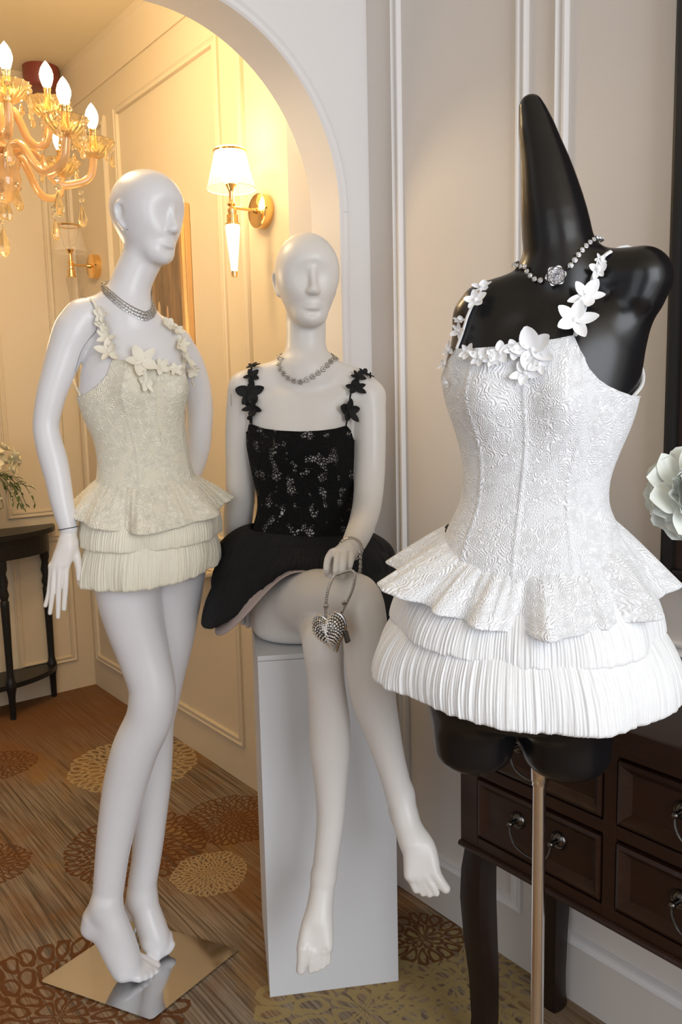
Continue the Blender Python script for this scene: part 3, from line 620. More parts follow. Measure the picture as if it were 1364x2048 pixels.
for ax in ('v0', 'v1', 'h0', 'h1'): fbar(0, 0, ax)
MB().box((-0.012, y0+0.036, 0.036), (-0.003, y1-0.036, z1-0.036)).build('canvas', M['painting'], pt)
sh = thing('bracket_shelf', 'small cream wall shelf on a scrolled bracket below the painting', 'shelf', (XW, 2.62, 0.735))
MB().box((-0.09, -0.09, -0.014), (-0.001, 0.09, 0.0), 0.003).build('board', M['inner'], sh)
for yy in (-0.05, 0.04):
    MB().prism([(-0.001, -0.0145), (-0.075, -0.0145), (-0.070, -0.03), (-0.05, -0.035), (-0.035, -0.055), (-0.03, -0.085), (-0.015, -0.10), (-0.001, -0.105)], 'y', yy, yy+0.016).build('bracket', M['inner'], sh)
# ------------------------------------------------------------------ bodies: one implicit field per figure, one continuous surface
def pchip_table(z, v, n=500, sig=0.012):
    zz = np.linspace(z[0], z[-1], n); o = np.interp(zz, z, v); k = max(1, int(sig/(zz[1]-zz[0]))); g = np.exp(-0.5*(np.arange(-3*k, 3*k+1)/k)**2); g /= g.sum()
    return zz, np.convolve(np.pad(o, 3*k, mode='reflect', reflect_type='odd'), g, 'valid')
class Torso:
    def __init__(s, fr, rows, bumps=(), ex=2.25):
        s.fr = fr; s.ex = ex; L = []
        for py, xl, xr, b, dv in rows:
            c = fr.W((xl+xr)/2, py, dv); m = fr.mpp((xl+xr)/2, py, dv); L.append((c[2], c[0], c[1], (xr-xl)/2*m, b*m))
        L = np.array(sorted(L)); s.z0, s.z1 = L[0, 0], L[-1, 0]
        s.tab = [pchip_table(L[:, 0], L[:, i]) for i in range(1, 5)]
        s.bumps = bumps
    def c(s, z): return [np.interp(z, *t) for t in s.tab]
    def R(s, th, z, extra=()):
        cx, cy, a, b = s.c(z); e = s.ex
        r = ((np.abs(np.cos(th))/a)**e+(np.abs(np.sin(th))/b)**e)**(-1/e)
        for (t0, zz, A, st, sz) in tuple(s.bumps)+tuple(extra):
            dt = np.angle(np.exp(1j*(th-radians(t0)))); r = r+A*np.exp(-(dt/radians(st))**2-((z-zz)/sz)**2)
        return r
    def pt(s, th, z, off=0.0):
        cx, cy, a, b = s.c(z); r = s.R(th, z)+off; return np.stack([cx+r*np.cos(th), cy+r*np.sin(th), z+0*th], -1)
    def dist(s, x, y, z):
        cx, cy, a, b = s.c(z); dx = x-cx; dy = y-cy; return (np.hypot(dx, dy)-s.R(np.arctan2(dy, dx), z))*0.9
    def hit(s, px, py, off=0.004):
        v = s.fr.raydir(px, py); v = v/v[1]; dv = np.linspace(-0.35, 0.2, 1400); P = s.fr.cl+v*(dv-s.fr.cl[1])[:, None]
        d = s.dist(P[:, 0], P[:, 1], P[:, 2]); k = np.argmax(d < off) if (d < off).any() else np.argmin(d)
        p = P[k]; cx, cy, a, b = s.c(p[2]); return p, atan2(p[1]-cy, p[0]-cx)
def taubin(V, Q, it=8, lam=0.55, mu=-0.57):
    E = np.concatenate([Q[:, [0, 1]], Q[:, [1, 2]], Q[:, [2, 3]], Q[:, [3, 0]]]); n = len(V); a = np.r_[E[:, 0], E[:, 1]]; b = np.r_[E[:, 1], E[:, 0]]
    deg = np.bincount(a, minlength=n)+1e-9
    for k in range(it):
        for w_ in (lam, mu):
            S = np.stack([np.bincount(a, V[b, c], n) for c in range(3)], 1)/deg[:, None]; V = V+w_*(S-V)
    return V
def smin(a, b, k):
    h = np.clip(0.5+0.5*(b-a)/k, 0, 1); return b+(a-b)*h-k*h*(1-h)
def drape(fld, front, axis, n=14, off=0.003):
    """closed necklace: photo points met with the body in front, carried round behind the neck axis"""
    P = [fld.hit(a, b, off)[0] for a, b in front]; c = fld.fr.W(*axis); ra, rb = hypot(P[-1][1]-c[1], P[-1][0]-c[0]), hypot(P[0][1]-c[1], P[0][0]-c[0]); a0 = atan2(P[-1][1]-c[1], P[-1][0]-c[0]); a1 = atan2(P[0][1]-c[1], P[0][0]-c[0])
    if a1 < a0: a1 += 2*pi
    for k in range(1, n):
        t_ = k/n; a = a0+(a1-a0)*t_; cz = np.array([c[0], c[1], P[-1][2]+(P[0][2]-P[-1][2])*t_+0.014*sin(pi*t_)]); P.append(fld.march(cz, np.array([cos(a), sin(a), 0]), off, 1.12*(ra+(rb-ra)*t_)))
    return np.array(P)
class Field:
    def __init__(s, fr, lo, hi, h=0.003):
        s.fr = fr; s.lo = np.array(lo, float); s.h = h; s.n = np.ceil((np.array(hi)-s.lo)/h).astype(int)+1; s.F = np.full(s.n, 0.05, np.float32)
    def box(s, lo, hi):
        i0 = np.clip(np.floor((np.array(lo)-s.lo)/s.h).astype(int), 0, s.n-1); i1 = np.clip(np.ceil((np.array(hi)-s.lo)/s.h).astype(int)+1, 1, s.n)
        i1 = np.maximum(i1, i0+1)
        sl = tuple(slice(a, b) for a, b in zip(i0, i1)); g = [(s.lo[k]+s.h*np.arange(i0[k], i1[k])).astype(np.float32) for k in range(3)]
        return sl, g[0][:, None, None], g[1][None, :, None], g[2][None, None, :]
    def comb(s, sl, D, k, op='add'):
        if op == 'add': s.F[sl] = smin(s.F[sl], D, k)
        else: s.F[sl] = -smin(-s.F[sl], D, k)
    def capsules(s, P, k=0.012, op='add', step=0.012, raw=False):
        """P rows: x, y, z, r in local metres"""
        C = P if raw else cr(P, step); rm = C[:, 3].max(); m = rm+0.03+k
        lo = C[:, :3].min(0)-m; hi = C[:, :3].max(0)+m; SL, X, Y, Z = s.box(lo, hi); D = np.full(s.F[SL].shape, 0.05, np.float32)
        base = [q.start for q in SL]
        segs = range(len(C)-1) if len(C) > 1 else [0]
        for i in segs:
            a = C[i]; b = C[min(i+1, len(C)-1)]; mm = max(a[3], b[3])+0.03+k
            sl, x, y, z = s.box(np.minimum(a, b)[:3]-mm, np.maximum(a, b)[:3]+mm)
            ab = (b-a)[:3]; L2 = float(ab@ab)+1e-12; m_ = float(np.clip((b[3]-a[3])/sqrt(L2), -0.9, 0.9)); km = np.float32(m_/sqrt(1-m_*m_)/sqrt(L2))
            px, py, pz = x-np.float32(a[0]), y-np.float32(a[1]), z-np.float32(a[2])
            t = (px*np.float32(ab[0])+py*np.float32(ab[1])+pz*np.float32(ab[2]))/np.float32(L2)
            t = np.clip(t+km*np.sqrt(np.maximum(0, px*px+py*py+pz*pz-t*t*np.float32(L2))), 0, 1)
            d = np.sqrt((px-t*np.float32(ab[0]))**2+(py-t*np.float32(ab[1]))**2+(pz-t*np.float32(ab[2]))**2)-(np.float32(a[3])+t*np.float32(b[3]-a[3]))
            ls = tuple(slice(q.start-b0, q.stop-b0) for q, b0 in zip(sl, base)); D[ls] = np.minimum(D[ls], d)
        s.comb(SL, D, k, op)
    def px(s, rows, k=0.012, op='add', step=0.012):
        """rows in photo pixels: px, py, dv, radius px"""
        s.capsules(np.array([[*s.fr.W(a, b, d), r*s.fr.mpp(a, b, d)] for a, b, d, r in rows]), k, op, step)
    def ell(s, c, Rm, rad, k=0.012, op='add'):
        m = max(rad)+0.03+k; c = np.array(c); SL, X, Y, Z = s.box(c-m, c+m); d = [X-np.float32(c[0]), Y-np.float32(c[1]), Z-np.float32(c[2])]
        q = [d[0]*np.float32(Rm[0][i])+d[1]*np.float32(Rm[1][i])+d[2]*np.float32(Rm[2][i]) for i in range(3)]
        k0 = np.sqrt(sum((q[i]/np.float32(rad[i]))**2 for i in range(3))); k1 = np.sqrt(sum((q[i]/np.float32(rad[i]**2))**2 for i in range(3)))+1e-6
        s.comb(SL, k0*(k0-1)/k1, k, op)
    def torso(s, T, zlo, zhi, k=0.02, cap=0.03):
        SL, X, Y, Z = s.box((-9, -9, zlo-0.03), (9, 9, zhi+0.03)); D = T.dist(X, Y, Z).astype(np.float32)
        D = -smin(-D, -(Z-np.float32(zhi))+0*D, cap); D = -smin(-D, -(np.float32(zlo)-Z)+0*D, cap); s.comb(SL, D, k)
    def head(s, o, yaw, pitch, roll, sc):
        cyw, syw = cos(yaw), sin(yaw)
        Fd = np.array([syw, -cyw, 0]); Xd = np.array([cyw, syw, 0]); Ud = np.array([0, 0, 1.0])
        F2 = Fd*cos(pitch)-Ud*sin(pitch); U2 = Ud*cos(pitch)+Fd*sin(pitch)
        X3 = Xd*cos(roll)+U2*sin(roll); U3 = U2*cos(roll)-Xd*sin(roll); Rm = np.stack([X3, F2, U3], 1)
        def L(p): return np.array(o)+Rm@(np.array(p)*sc)
        def E(c, r, k=0.012, op='add'): s.ell(L(c), Rm, [q*sc for q in r], k*sc, op)
        def Cc(rows, k=0.01, op='add'): s.capsules(np.array([[*L(q[:3]), q[3]*sc] for q in rows]), k*sc, op, 0.006)
        F0 = s.F; s.F = np.full(s.n, 0.05, np.float32)
        E((0, -0.012, 0.142), (0.0745, 0.094, 0.087), 0.02); E((0, 0.014, 0.100), (0.0645, 0.076, 0.098), 0.035); E((0, 0.030, 0.140), (0.060, 0.055, 0.060), 0.04)
        Cc([(-0.016, 0.052, 0.026, 0.018), (0, 0.062, 0.021, 0.0175), (0.016, 0.052, 0.026, 0.018)], 0.03)
        for sx in (-1, 1): E((sx*0.029, 0.1115, 0.117), (0.026, 0.0175, 0.014), 0.05, 'sub')
        Cc([(0, 0.084, 0.128, 0.0050), (0, 0.0905, 0.106, 0.0056), (0, 0.0985, 0.087, 0.0074)], 0.018)
        for sx in (-1, 1): E((sx*0.008, 0.0900, 0.0820), (0.0068, 0.0085, 0.0056), 0.009)
        E((0, 0.091, 0.0805), (0.009, 0.010, 0.0046), 0.005)
        Cc([(-0.024, 0.0725, 0.0500, 0.0022), (-0.009, 0.0800, 0.0542, 0.0052), (0, 0.0808, 0.0532, 0.0052), (0.009, 0.0800, 0.0542, 0.0052), (0.024, 0.0725, 0.0500, 0.0022)], 0.007)
        Cc([(-0.021, 0.0740, 0.0480, 0.0022), (-0.008, 0.0797, 0.0433, 0.0060), (0.008, 0.0797, 0.0433, 0.0060), (0.021, 0.0740, 0.0480, 0.0022)], 0.005)
        Cc([(-0.024, 0.0765, 0.0482, 0.0008), (-0.010, 0.0860, 0.0494, 0.0011), (0, 0.0872, 0.0490, 0.0011), (0.010, 0.0860, 0.0494, 0.0011), (0.024, 0.0765, 0.0482, 0.0008)], 0.004, 'sub')
        E((0, 0.092, 0.0320), (0.016, 0.013, 0.005), 0.014, 'sub')
        for sx in (-1, 1):
            Cc([(sx*0.0710, -0.002, 0.122, 0.0050), (sx*0.0760, -0.012, 0.134, 0.0052), (sx*0.0785, -0.026, 0.126, 0.0052), (sx*0.0765, -0.026, 0.108, 0.0050), (sx*0.0720, -0.014, 0.088, 0.0052), (sx*0.0690, -0.008, 0.080, 0.0055)], 0.006)
            E((sx*0.0700, -0.016, 0.112), (0.007, 0.013, 0.024), 0.008); E((sx*0.0800, -0.010, 0.112), (0.008, 0.009, 0.018), 0.006, 'sub')
        s.F = smin(F0, s.F, 0.010); s.Rm = Rm; s.L = L
    def val(s, P):
        P = np.atleast_2d(P); q = (P-s.lo)/s.h; i = np.clip(q.astype(int), 0, s.n-2); f = np.clip(q-i, 0, 1); r = 0
        for a in (0, 1):
            for b in (0, 1):
                for c in (0, 1):
                    r = r+s.F[i[:, 0]+a, i[:, 1]+b, i[:, 2]+c]*(f[:, 0] if a else 1-f[:, 0])*(f[:, 1] if b else 1-f[:, 1])*(f[:, 2] if c else 1-f[:, 2])
        return r
    def grad(s, p):
        e = 0.006; g = np.array([s.val(p+d*e)[0]-s.val(p-d*e)[0] for d in np.eye(3)]); return g/(np.linalg.norm(g)+1e-9)
    def hit(s, px, py, off=0.004, d0=-0.55, d1=0.3):
        v = s.fr.raydir(px, py); v = v/v[1]; dv = np.linspace(d0, d1, 1700); P = s.fr.cl+v*(dv-s.fr.cl[1])[:, None]; d = s.val(P)
        k = np.argmax(d < off) if (d < off).any() else np.argmin(d); return P[k], s.grad(P[k])
    def march(s, c, d, off=0.003, tmax=0.2, t0=0.004):
        tt = np.linspace(t0, tmax, 700); P = c+np.outer(tt, d); v = s.val(P); k = np.argmax(v > off) if (v > off).any() else len(tt)-1; return P[k]
    def loop(s, pl, pr, pf, n, off=0.003, drop=None):
        """closed contour around a neck or wrist through three surface points"""
        c = (pl+pr)/2; u = pr-pl; u /= np.linalg.norm(u); v = pf-c; v -= u*(v@u); v /= np.linalg.norm(v)
        return np.array([s.march(c, u*cos(a)+v*sin(a), off) for a in np.linspace(0, 2*pi, n, endpoint=False)]), c, u, v
    def surface(s):
        F = s.F; S = F < 0; n = S.shape
        def occ(A): return A
        cnt = np.zeros(tuple(k-1 for k in n), np.int8)
        for a in (0, 1):
            for b in (0, 1):
                for c in (0, 1): cnt += S[a:n[0]-1+a, b:n[1]-1+b, c:n[2]-1+c]
        act = (cnt > 0) & (cnt < 8); I = np.argwhere(act); idx = np.full(act.shape, -1, np.int32); idx[act] = np.arange(len(I))
        acc = np.zeros((len(I), 3)); num = np.zeros(len(I))
        cor = [(a, b, c) for a in (0, 1) for b in (0, 1) for c in (0, 1)]
        val = {k: F[I[:, 0]+k[0], I[:, 1]+k[1], I[:, 2]+k[2]] for k in cor}
        for k in cor:
            for ax in range(3):
                if k[ax] == 0:
                    k2 = tuple(1 if q == ax else k[q] for q in range(3)); f0, f1 = val[k], val[k2]; m = (f0 < 0) != (f1 < 0)
                    t = np.where(m, f0/np.where(m, f0-f1, 1), 0); p = np.zeros((len(I), 3)); p += k; p[:, ax] += t; acc += p*m[:, None]; num += m
        V = s.lo+s.h*(I+acc/num[:, None])
        Q = []
        for ax in range(3):
            o = [q for q in range(3) if q != ax]; sl0 = [slice(None)]*3; sl1 = [slice(None)]*3; sl0[ax] = slice(0, -1); sl1[ax] = slice(1, None)
            for q in o: sl0[q] = slice(1, -1); sl1[q] = slice(1, -1)
            A, B = S[tuple(sl0)], S[tuple(sl1)]; E = np.argwhere(A != B); 
            if len(E) == 0: continue
            fl = A[tuple(E.T)]; base = E.copy(); base[:, o[0]] += 1; base[:, o[1]] += 1
            def id_(d0, d1): b = base.copy(); b[:, o[0]] += d0; b[:, o[1]] += d1; return idx[b[:, 0], b[:, 1], b[:, 2]]
            q = np.stack([id_(-1, -1), id_(0, -1), id_(0, 0), id_(-1, 0)], 1)
            if ax == 1: fl = ~fl
            q[~fl] = q[~fl][:, ::-1]; Q.append(q)
        Q = np.concatenate(Q); Q = Q[(Q >= 0).all(1)]
        return V, Q
    def build(s, name, mat, parent):
        V, Q = s.surface(); V = taubin(V, Q); return link(name, mesh(name, V, Q), mat, parent)
def figure(fr, name, label, cat):
    e = thing(name, label, cat); fr.place(e); return e

# ---- dress pieces -------------------------------------------------------------
def wrapi(th, T, Z):
    T = np.array(T); Z = np.array(Z); o = np.argsort(T); T, Z = T[o], Z[o]; return np.interp(th, np.r_[T[-1]-2*pi, T, T[0]+2*pi], np.r_[Z[-1], Z, Z[0]])
def grid_faces(n, m, wrap=True):
    i = np.arange(m-1)[:, None]; k = np.arange(n if wrap else n-1)[None, :]; c = n
    a = i*c+k; b = i*c+(k+1) % c; return np.stack([a, b, b+c, a+c], -1).reshape(-1, 4)
def bodice(T, ztop, zbot, off, parent, mat, nth=220, nz=90, seam=None, lines=()):
    th = np.linspace(-pi, pi, nth+1); zt = ztop(th); zb = zbot(th); V = []; UV = []
    for j in range(nz+1):
        t_ = j/nz; z = zb+(zt-zb)*t_; ex = np.zeros_like(th)
        for s0 in lines: ex = ex+0.0022*np.exp(-(np.angle(np.exp(1j*(th-radians(s0))))/0.022)**2)
        p = T.pt(th, z, off+ex+(0.001 if j == nz else 0)); V.append(p); UV.append(np.stack([th*0.118, z], -1))
    # turn the top edge in so that the cloth has thickness
    p = T.pt(th, zt-0.001, off-0.004); V.append(p); UV.append(np.stack([th*0.118, zt+0.004], -1))
    V = np.concatenate(V); UV = np.concatenate(UV); return link('bodice', mesh('bodice', V, grid_faces(nth+1, nz+2, False), True, UV), mat, parent)
class RingZ:
    def __init__(s, fr, L, R, front, b, dv=0.0, p=1.0, back=0.0):
        pl_, pr_ = fr.W(*L, dv), fr.W(*R, dv); m = fr.mpp((L[0]+R[0])/2, (L[1]+R[1])/2, dv); s.cx, s.cy = (pl_[0]+pr_[0])/2, dv; s.a = (pr_[0]-pl_[0])/2; s.b = b*m
        s.zl, s.zr = pl_[2], pr_[2]; s.zf = fr.W((L[0]+R[0])/2, front, dv-s.b)[2]; s.p = p; s.back = back
    def z(s, th):
        zm = (s.zl+s.zr)/2; f = np.maximum(0, -np.sin(th))**s.p; g = np.maximum(0, np.sin(th)); return zm+(s.zr-s.zl)/2*np.cos(th)+(s.zf-zm)*f+s.back*g
def tier(name, top, hem, parent, mat, waves=(), amp=0.0, pleats=None, pamp=0.0, bulge=0.0, curl=0.012, nth=720, nt=26, prof=1.0, seed=1, uvs=0.25, jag=0.0):
    r_ = np.random.default_rng(seed); th = np.linspace(-pi, pi, nth+1); 
    W_ = sum(A*np.sin(n*th+f) for n, A, f in waves) if waves else 0*th
    W_ = np.sign(W_)*np.abs(W_)**0.85 if waves else W_
    comp = [(int(r_.uniform(*pleats)), r_.uniform(0, 6.28), r_.uniform(-2.2, 2.2), int(r_.integers(2, 9)), r_.uniform(0, 6.28), int(r_.integers(3, 14)), r_.uniform(0, 6.28)) for _ in range(16)] if pleats else []
    def pleat(tt):
        o = 0*th
        for n, f, dr, m1, f1, m2, f2 in comp: o = o+np.sin(n*th+f+dr*tt+0.9*np.sin(m1*th+f1))*(0.55+0.45*np.sin(m2*th+f2+1.5*tt))/2.6
        return o
    zt, zh = top.z(th), hem.z(th); hemn = sum(np.sin(int(r_.integers(20, 60))*th+r_.uniform(0, 6))*jag/3 for _ in range(5)) if jag else 0
    V = []; UV = []; cols = nth+1
    T_ = list(np.linspace(0, 1, nt))+[1.03, 1.04, 1.02, 0.95]; inn = [0]*nt+[0.25, 0.6, 1.0, 1.25]
    for t_, q in zip(T_, inn):
        tt = min(t_, 1.0); u = tt**prof; a = top.a+(hem.a-top.a)*u; b = top.b+(hem.b-top.b)*u; cx = top.cx+(hem.cx-top.cx)*u; cy = top.cy+(hem.cy-top.cy)*u
        r = ((np.abs(np.cos(th))/a)**2.15+(np.abs(np.sin(th))/b)**2.15)**(-1/2.15)
        r = r+bulge*sin(pi*min(1, tt*0.96+0.02))**0.8+amp*W_*tt**1.1+pamp*pleat(tt)*min(1, 0.3+1.2*tt)*(1-0.40*tt)-curl*q
        z = zt+(zh-zt)*t_+hemn*tt*(0.4 if q else 1)
        V.append(np.stack([cx+r*np.cos(th), cy+r*np.sin(th), z], -1)); UV.append(np.stack([th*uvs, z+0*th], -1))
    return link(name, mesh(name, np.concatenate(V), grid_faces(cols, len(V), False), True, np.concatenate(UV)), mat, parent)
# applique flowers: five cupped petals round a knot
knot = MB().sphere((0, 0, 0.001), 0.0035, 8, (1, 1, 0.7)).me('knot', True)
def felt_petal(nm, L, Wd, notch=0.0):
    V = []; F = []; nu, nv = 7, 4
    for i in range(nu+1):
        u = i/nu; wd = Wd*(0.22+0.78*sin(pi*min(1.0, u**0.85))**0.8) if u < 0.999 else Wd*0.16
        for j in range(nv+1):
            v = 2*j/nv-1; V.append((L*u, wd*0.5*v, 0.30*abs(v)*wd*0.5+0.13*L*u*u-0.05*L*sin(pi*u)))
    for i in range(nu):
        for j in range(nv): a = i*(nv+1)+j; F.append((a, a+1, a+nv+2, a+nv+1))
    n0 = len(V); V2 = [(x, y, z-0.0012) for x, y, z in V]; F2 = [tuple(n0+q for q in f[::-1]) for f in F]
    return mesh(nm, V+V2, F+F2)
KN, FPM = {}, {}
def matmesh(cache, me, mat):
    k = (me.name, mat.name)
    if k not in cache: c = me.copy(); c.materials.clear(); c.materials.append(mat); cache[k] = c
    return cache[k]
FP = [felt_petal('petal', 1.0, 0.72), felt_petal('petal', 1.05, 0.60), felt_petal('petal', 0.95, 0.80)]
def applique(parent, p, nrm, R_, mat, spin=None, tilt=12, n=5, squash=None):
    o = link('flower_applique', matmesh(KN, knot, mat), mat, parent); o.location = p; orient(o, nrm, random.random()*6.28 if spin is None else spin)
    if squash: o.scale = squash
    for k in range(n):
        s = R_*random.uniform(0.88, 1.10); q = link('petal', matmesh(FPM, random.choice(FP), mat), mat, o); q.rotation_euler = (random.uniform(-.2, .2), -radians(tilt-11+random.uniform(-8, 14)), 2*pi*k/n+random.uniform(-.18, .18)); q.scale = (s, s*random.uniform(0.85, 1.05), s)
    return o
def own_mesh(knots): 
    return knots
def strap(fld, pix, parent, mat, r=0.004, off=0.003, name='strap', flat=0.55, extra=()):
    P = [fld.hit(a, b, off)[0] for a, b in pix]; P += [np.array(e) for e in extra]; C = cr(P, 0.006)
    for i in range(len(C)):
        if fld.val(C[i])[0] < off: C[i] = C[i]+fld.grad(C[i])*(off-fld.val(C[i])[0])
    return MB().tube(C, r, 8, True, flat).build(name, mat, parent, True)
# ================================================================== standing mannequin
FS = Frame(280, 1.85)
S_rows = [(640, 208, 335, 46, 0.01), (665, 195, 350, 58, 0.008), (700, 180, 362, 70, 0.003), (740, 166, 368, 78, 0), (793, 160, 364, 80, 0), (842, 177, 364, 74, 0), (878, 195, 367, 68, 0), (920, 202, 374, 66, 0), (951, 200, 384, 70, 0), (1000, 191, 397, 82, 0), (1060, 187, 407, 90, 0), (1110, 189, 406, 90, 0), (1165, 196, 402, 82, 0)]
zb = FS.W(285, 775, -0.08)[2]
TS = Torso(FS, S_rows, ((-92, zb, 0.022, 19, 0.05), (-34, zb, 0.022, 19, 0.05)))
fs = Field(FS, (-0.31, -0.21, -0.01), (0.21, 0.22, 1.86), 0.003)
fs.torso(TS, FS.W(285, 1160, 0)[2], FS.W(270, 648, 0)[2], 0.02, 0.035)
fs.px([(168, 634, 0.0, 34), (205, 622, 0.0, 33), (252, 618, 0.0, 38), (300, 656, 0.01, 33), (350, 688, 0.02, 31)], 0.03)
fs.px([(290, 505, -0.01, 40), (277, 532, -0.006, 39), (263, 565, -0.003, 39.5), (253, 605, 0.0, 41), (252, 640, 0.0, 50)], 0.03)
fs.head(FS.W(289, 531, -0.012), radians(44), radians(5), radians(-3), 0.845)
# right leg (front) and foot
fs.px([(262, 1100, 0.0, 70), (257, 1180, -0.01, 64), (270, 1249, -0.015, 57), (286, 1304, -0.02, 51.5), (303, 1367, -0.03, 46.5), (304, 1400, -0.032, 46), (297, 1440, -0.025, 46), (270, 1500, -0.01, 46), (250, 1572, 0.005, 43), (234, 1650, 0.012, 37.5), (224, 1714, 0.012, 33), (217, 1778, 0.010, 30.5), (212, 1815, 0.006, 29)], 0.03)
fs.px([(212, 1805, 0.004, 25), (190, 1836, 0.012, 25), (183, 1855, 0.012, 21.5)], 0.014)
fs.px([(213, 1810, 0.0, 27), (230, 1860, -0.008, 31), (250, 1908, -0.014, 29), (258, 1928, -0.018, 25)], 0.014)
fs.px([(205, 1862, 0.0, 22), (232, 1910, -0.02, 24), (246, 1938, -0.03, 23)], 0.02)
for (a, b, c, d, e, r) in ((262, 1920, 312, 1931, 0.020, 11), (262, 1929, 310, 1943, 0.000, 10), (258, 1938, 300, 1947, -0.012, 9.5), (252, 1943, 290, 1951, -0.022, 9), (246, 1948, 279, 1955, -0.030, 8.5)):
    fs.px([(a, b, e-0.012, r*1.7), ((a+c)/2, (b+d)/2-2, e-0.012, r*1.2), (c-8, d, e-0.014, r), (c, d+2, e-0.015, r*0.9)], 0.006)
# left leg (behind) and foot
fs.px([(350, 1110, 0.045, 66), (345, 1212, 0.055, 54), (338, 1275, 0.06, 49.5), (324, 1348, 0.062, 45.5), (314, 1401, 0.064, 43.5), (305, 1441, 0.068, 43), (303, 1500, 0.078, 42), (302, 1564, 0.088, 39.5), (299, 1635, 0.094, 34), (294, 1706, 0.094, 29.5), (285, 1766, 0.090, 28.5), (284, 1796, 0.086, 28)], 0.012)
fs.px([(284, 1790, 0.088, 27), (266, 1815, 0.105, 18), (268, 1828, 0.105, 14)], 0.014)
fs.px([(285, 1798, 0.084, 26), (299, 1842, 0.066, 29), (311, 1876, 0.052, 29), (316, 1886, 0.046, 25)], 0.012)
for k, (a, b, c, d, e, r) in enumerate(((300, 1885, 315, 1912, 0.030, 12), (314, 1882, 325, 1909, 0.034, 8.5), (322, 1880, 333, 1905, 0.038, 8.5), (329, 1876, 339, 1900, 0.042, 8), (334, 1872, 343, 1893, 0.046, 7.5))):
    fs.px([(a, b, e+0.01, r*1.5), ((a+c)/2, (b+d)/2, e, r*1.15), (c, d-4, e-0.006, r)], 0.005)
# right arm, hanging
fs.px([(166, 636, 0.0, 36), (150, 660, -0.003, 40), (133, 697, -0.006, 35.5), (117, 744, -0.010, 31.5), (102, 792, -0.012, 28.5), (92, 847, -0.012, 25.5), (97, 883, -0.015, 26.5), (107, 920, -0.02, 27.5), (116, 959, -0.027, 25), (123, 998, -0.034, 23), (132, 1038, -0.040, 20), (137, 1058, -0.043, 17.5)], 0.010)
# left arm, bent behind the hip
fs.px([(352, 690, 0.02, 32), (375, 722, 0.035, 30), (392, 770, 0.055, 28.5), (399, 822, 0.07, 27.5), (398, 850, 0.075, 26.5), (395, 890, 0.085, 26), (387, 935, 0.095, 21), (372, 975, 0.105, 17), (360, 998, 0.108, 16)], 0.010)
ms = figure(FS, 'mannequin', 'glossy white female mannequin standing on tiptoe on a square steel plate, wearing the cream dress', 'mannequin')
body_s = fs.build('body', M['mannequin'], ms)
# hands
def hand(fr, rows, palm, name, mat, parent, lo, hi, h=0.0014, k=0.004, kp=0.012):
    f = Field(fr, lo, hi, h)
    for r in palm: f.px(r, kp, step=0.005)
    for r in rows: f.px(r, k, step=0.004)
    return f.build(name, mat, parent), f
p = FS.W(125, 1140, -0.05)
hs, fh = hand(FS, [[(104, 1132, -0.050, 7.5), (102, 1150, -0.052, 5.6), (98, 1185, -0.052, 5.0), (91, 1211, -0.050, 4.2)],
             [(112, 1131, -0.055, 7.5), (108, 1150, -0.058, 5.8), (105, 1185, -0.060, 5.2), (100, 1226, -0.058, 4.2)],
             [(121, 1129, -0.058, 7.5), (119, 1150, -0.062, 6.0), (117, 1185, -0.064, 5.3), (116, 1234, -0.063, 4.3)],
             [(133, 1125, -0.056, 7.5), (132, 1145, -0.060, 6.0), (131, 1175, -0.062, 5.4), (128, 1218, -0.060, 4.5)],
             [(146, 1092, -0.045, 9.5), (153, 1113, -0.050, 8.5), (157, 1135, -0.052, 6.6), (157.5, 1158, -0.052, 4.8)]],
     [[(137, 1055, -0.043, 16.8), (137, 1072, -0.044, 15.5), (136, 1090, -0.047, 14.5)], [(130, 1082, -0.047, 11), (118, 1110, -0.050, 10.5), (107, 1133, -0.051, 8.5)], [(137, 1088, -0.048, 13), (126, 1110, -0.053, 11), (119, 1131, -0.056, 8.5)], [(142, 1086, -0.047, 12), (139, 1108, -0.053, 11), (132, 1128, -0.057, 8.5)]],
     'hand', M['hand'], ms, p-[0.07, 0.06, 0.14], p+[0.07, 0.06, 0.12])
q = [FS.W(x, y, -0.043) for x, y in ((116, 1061), (137, 1056.5), (156, 1053.5))]
cW = FS.W(136.5, 1056.5, -0.043); rW = 19.4*FS.mpp(136, 1057, -0.043)
tiltv = (q[2]-q[0])/np.linalg.norm(q[2]-q[0])
MB().ring([cW+tiltv*rW*cos(a)+np.array([0, -1, 0.12])*rW*sin(a) for a in np.linspace(0, 2*pi, 28, endpoint=False)], 0.0009, 6).build('wrist_seam', M['seam'], ms, True)
pL = FS.W(352, 1010, 0.108)
hand(FS, [[(352, 1008, 0.112, 9), (338, 1030, 0.110, 6), (330, 1052, 0.100, 5)], [(346, 1003, 0.112, 9), (330, 1022, 0.112, 6), (318, 1044, 0.104, 5)], [(343, 997, 0.112, 9), (324, 1012, 0.113, 6), (310, 1032, 0.106, 5)], [(345, 990, 0.112, 8), (326, 1001, 0.113, 6), (312, 1014, 0.108, 5)], [(362, 1000, 0.106, 8), (360, 1022, 0.100, 6), (354, 1040, 0.094, 5)]],
     [[(362, 994, 0.108, 15), (350, 1004, 0.111, 13)]], 'hand', M['hand'], ms, pL-[0.09, 0.06, 0.09], pL+[0.06, 0.05, 0.06], 0.002)
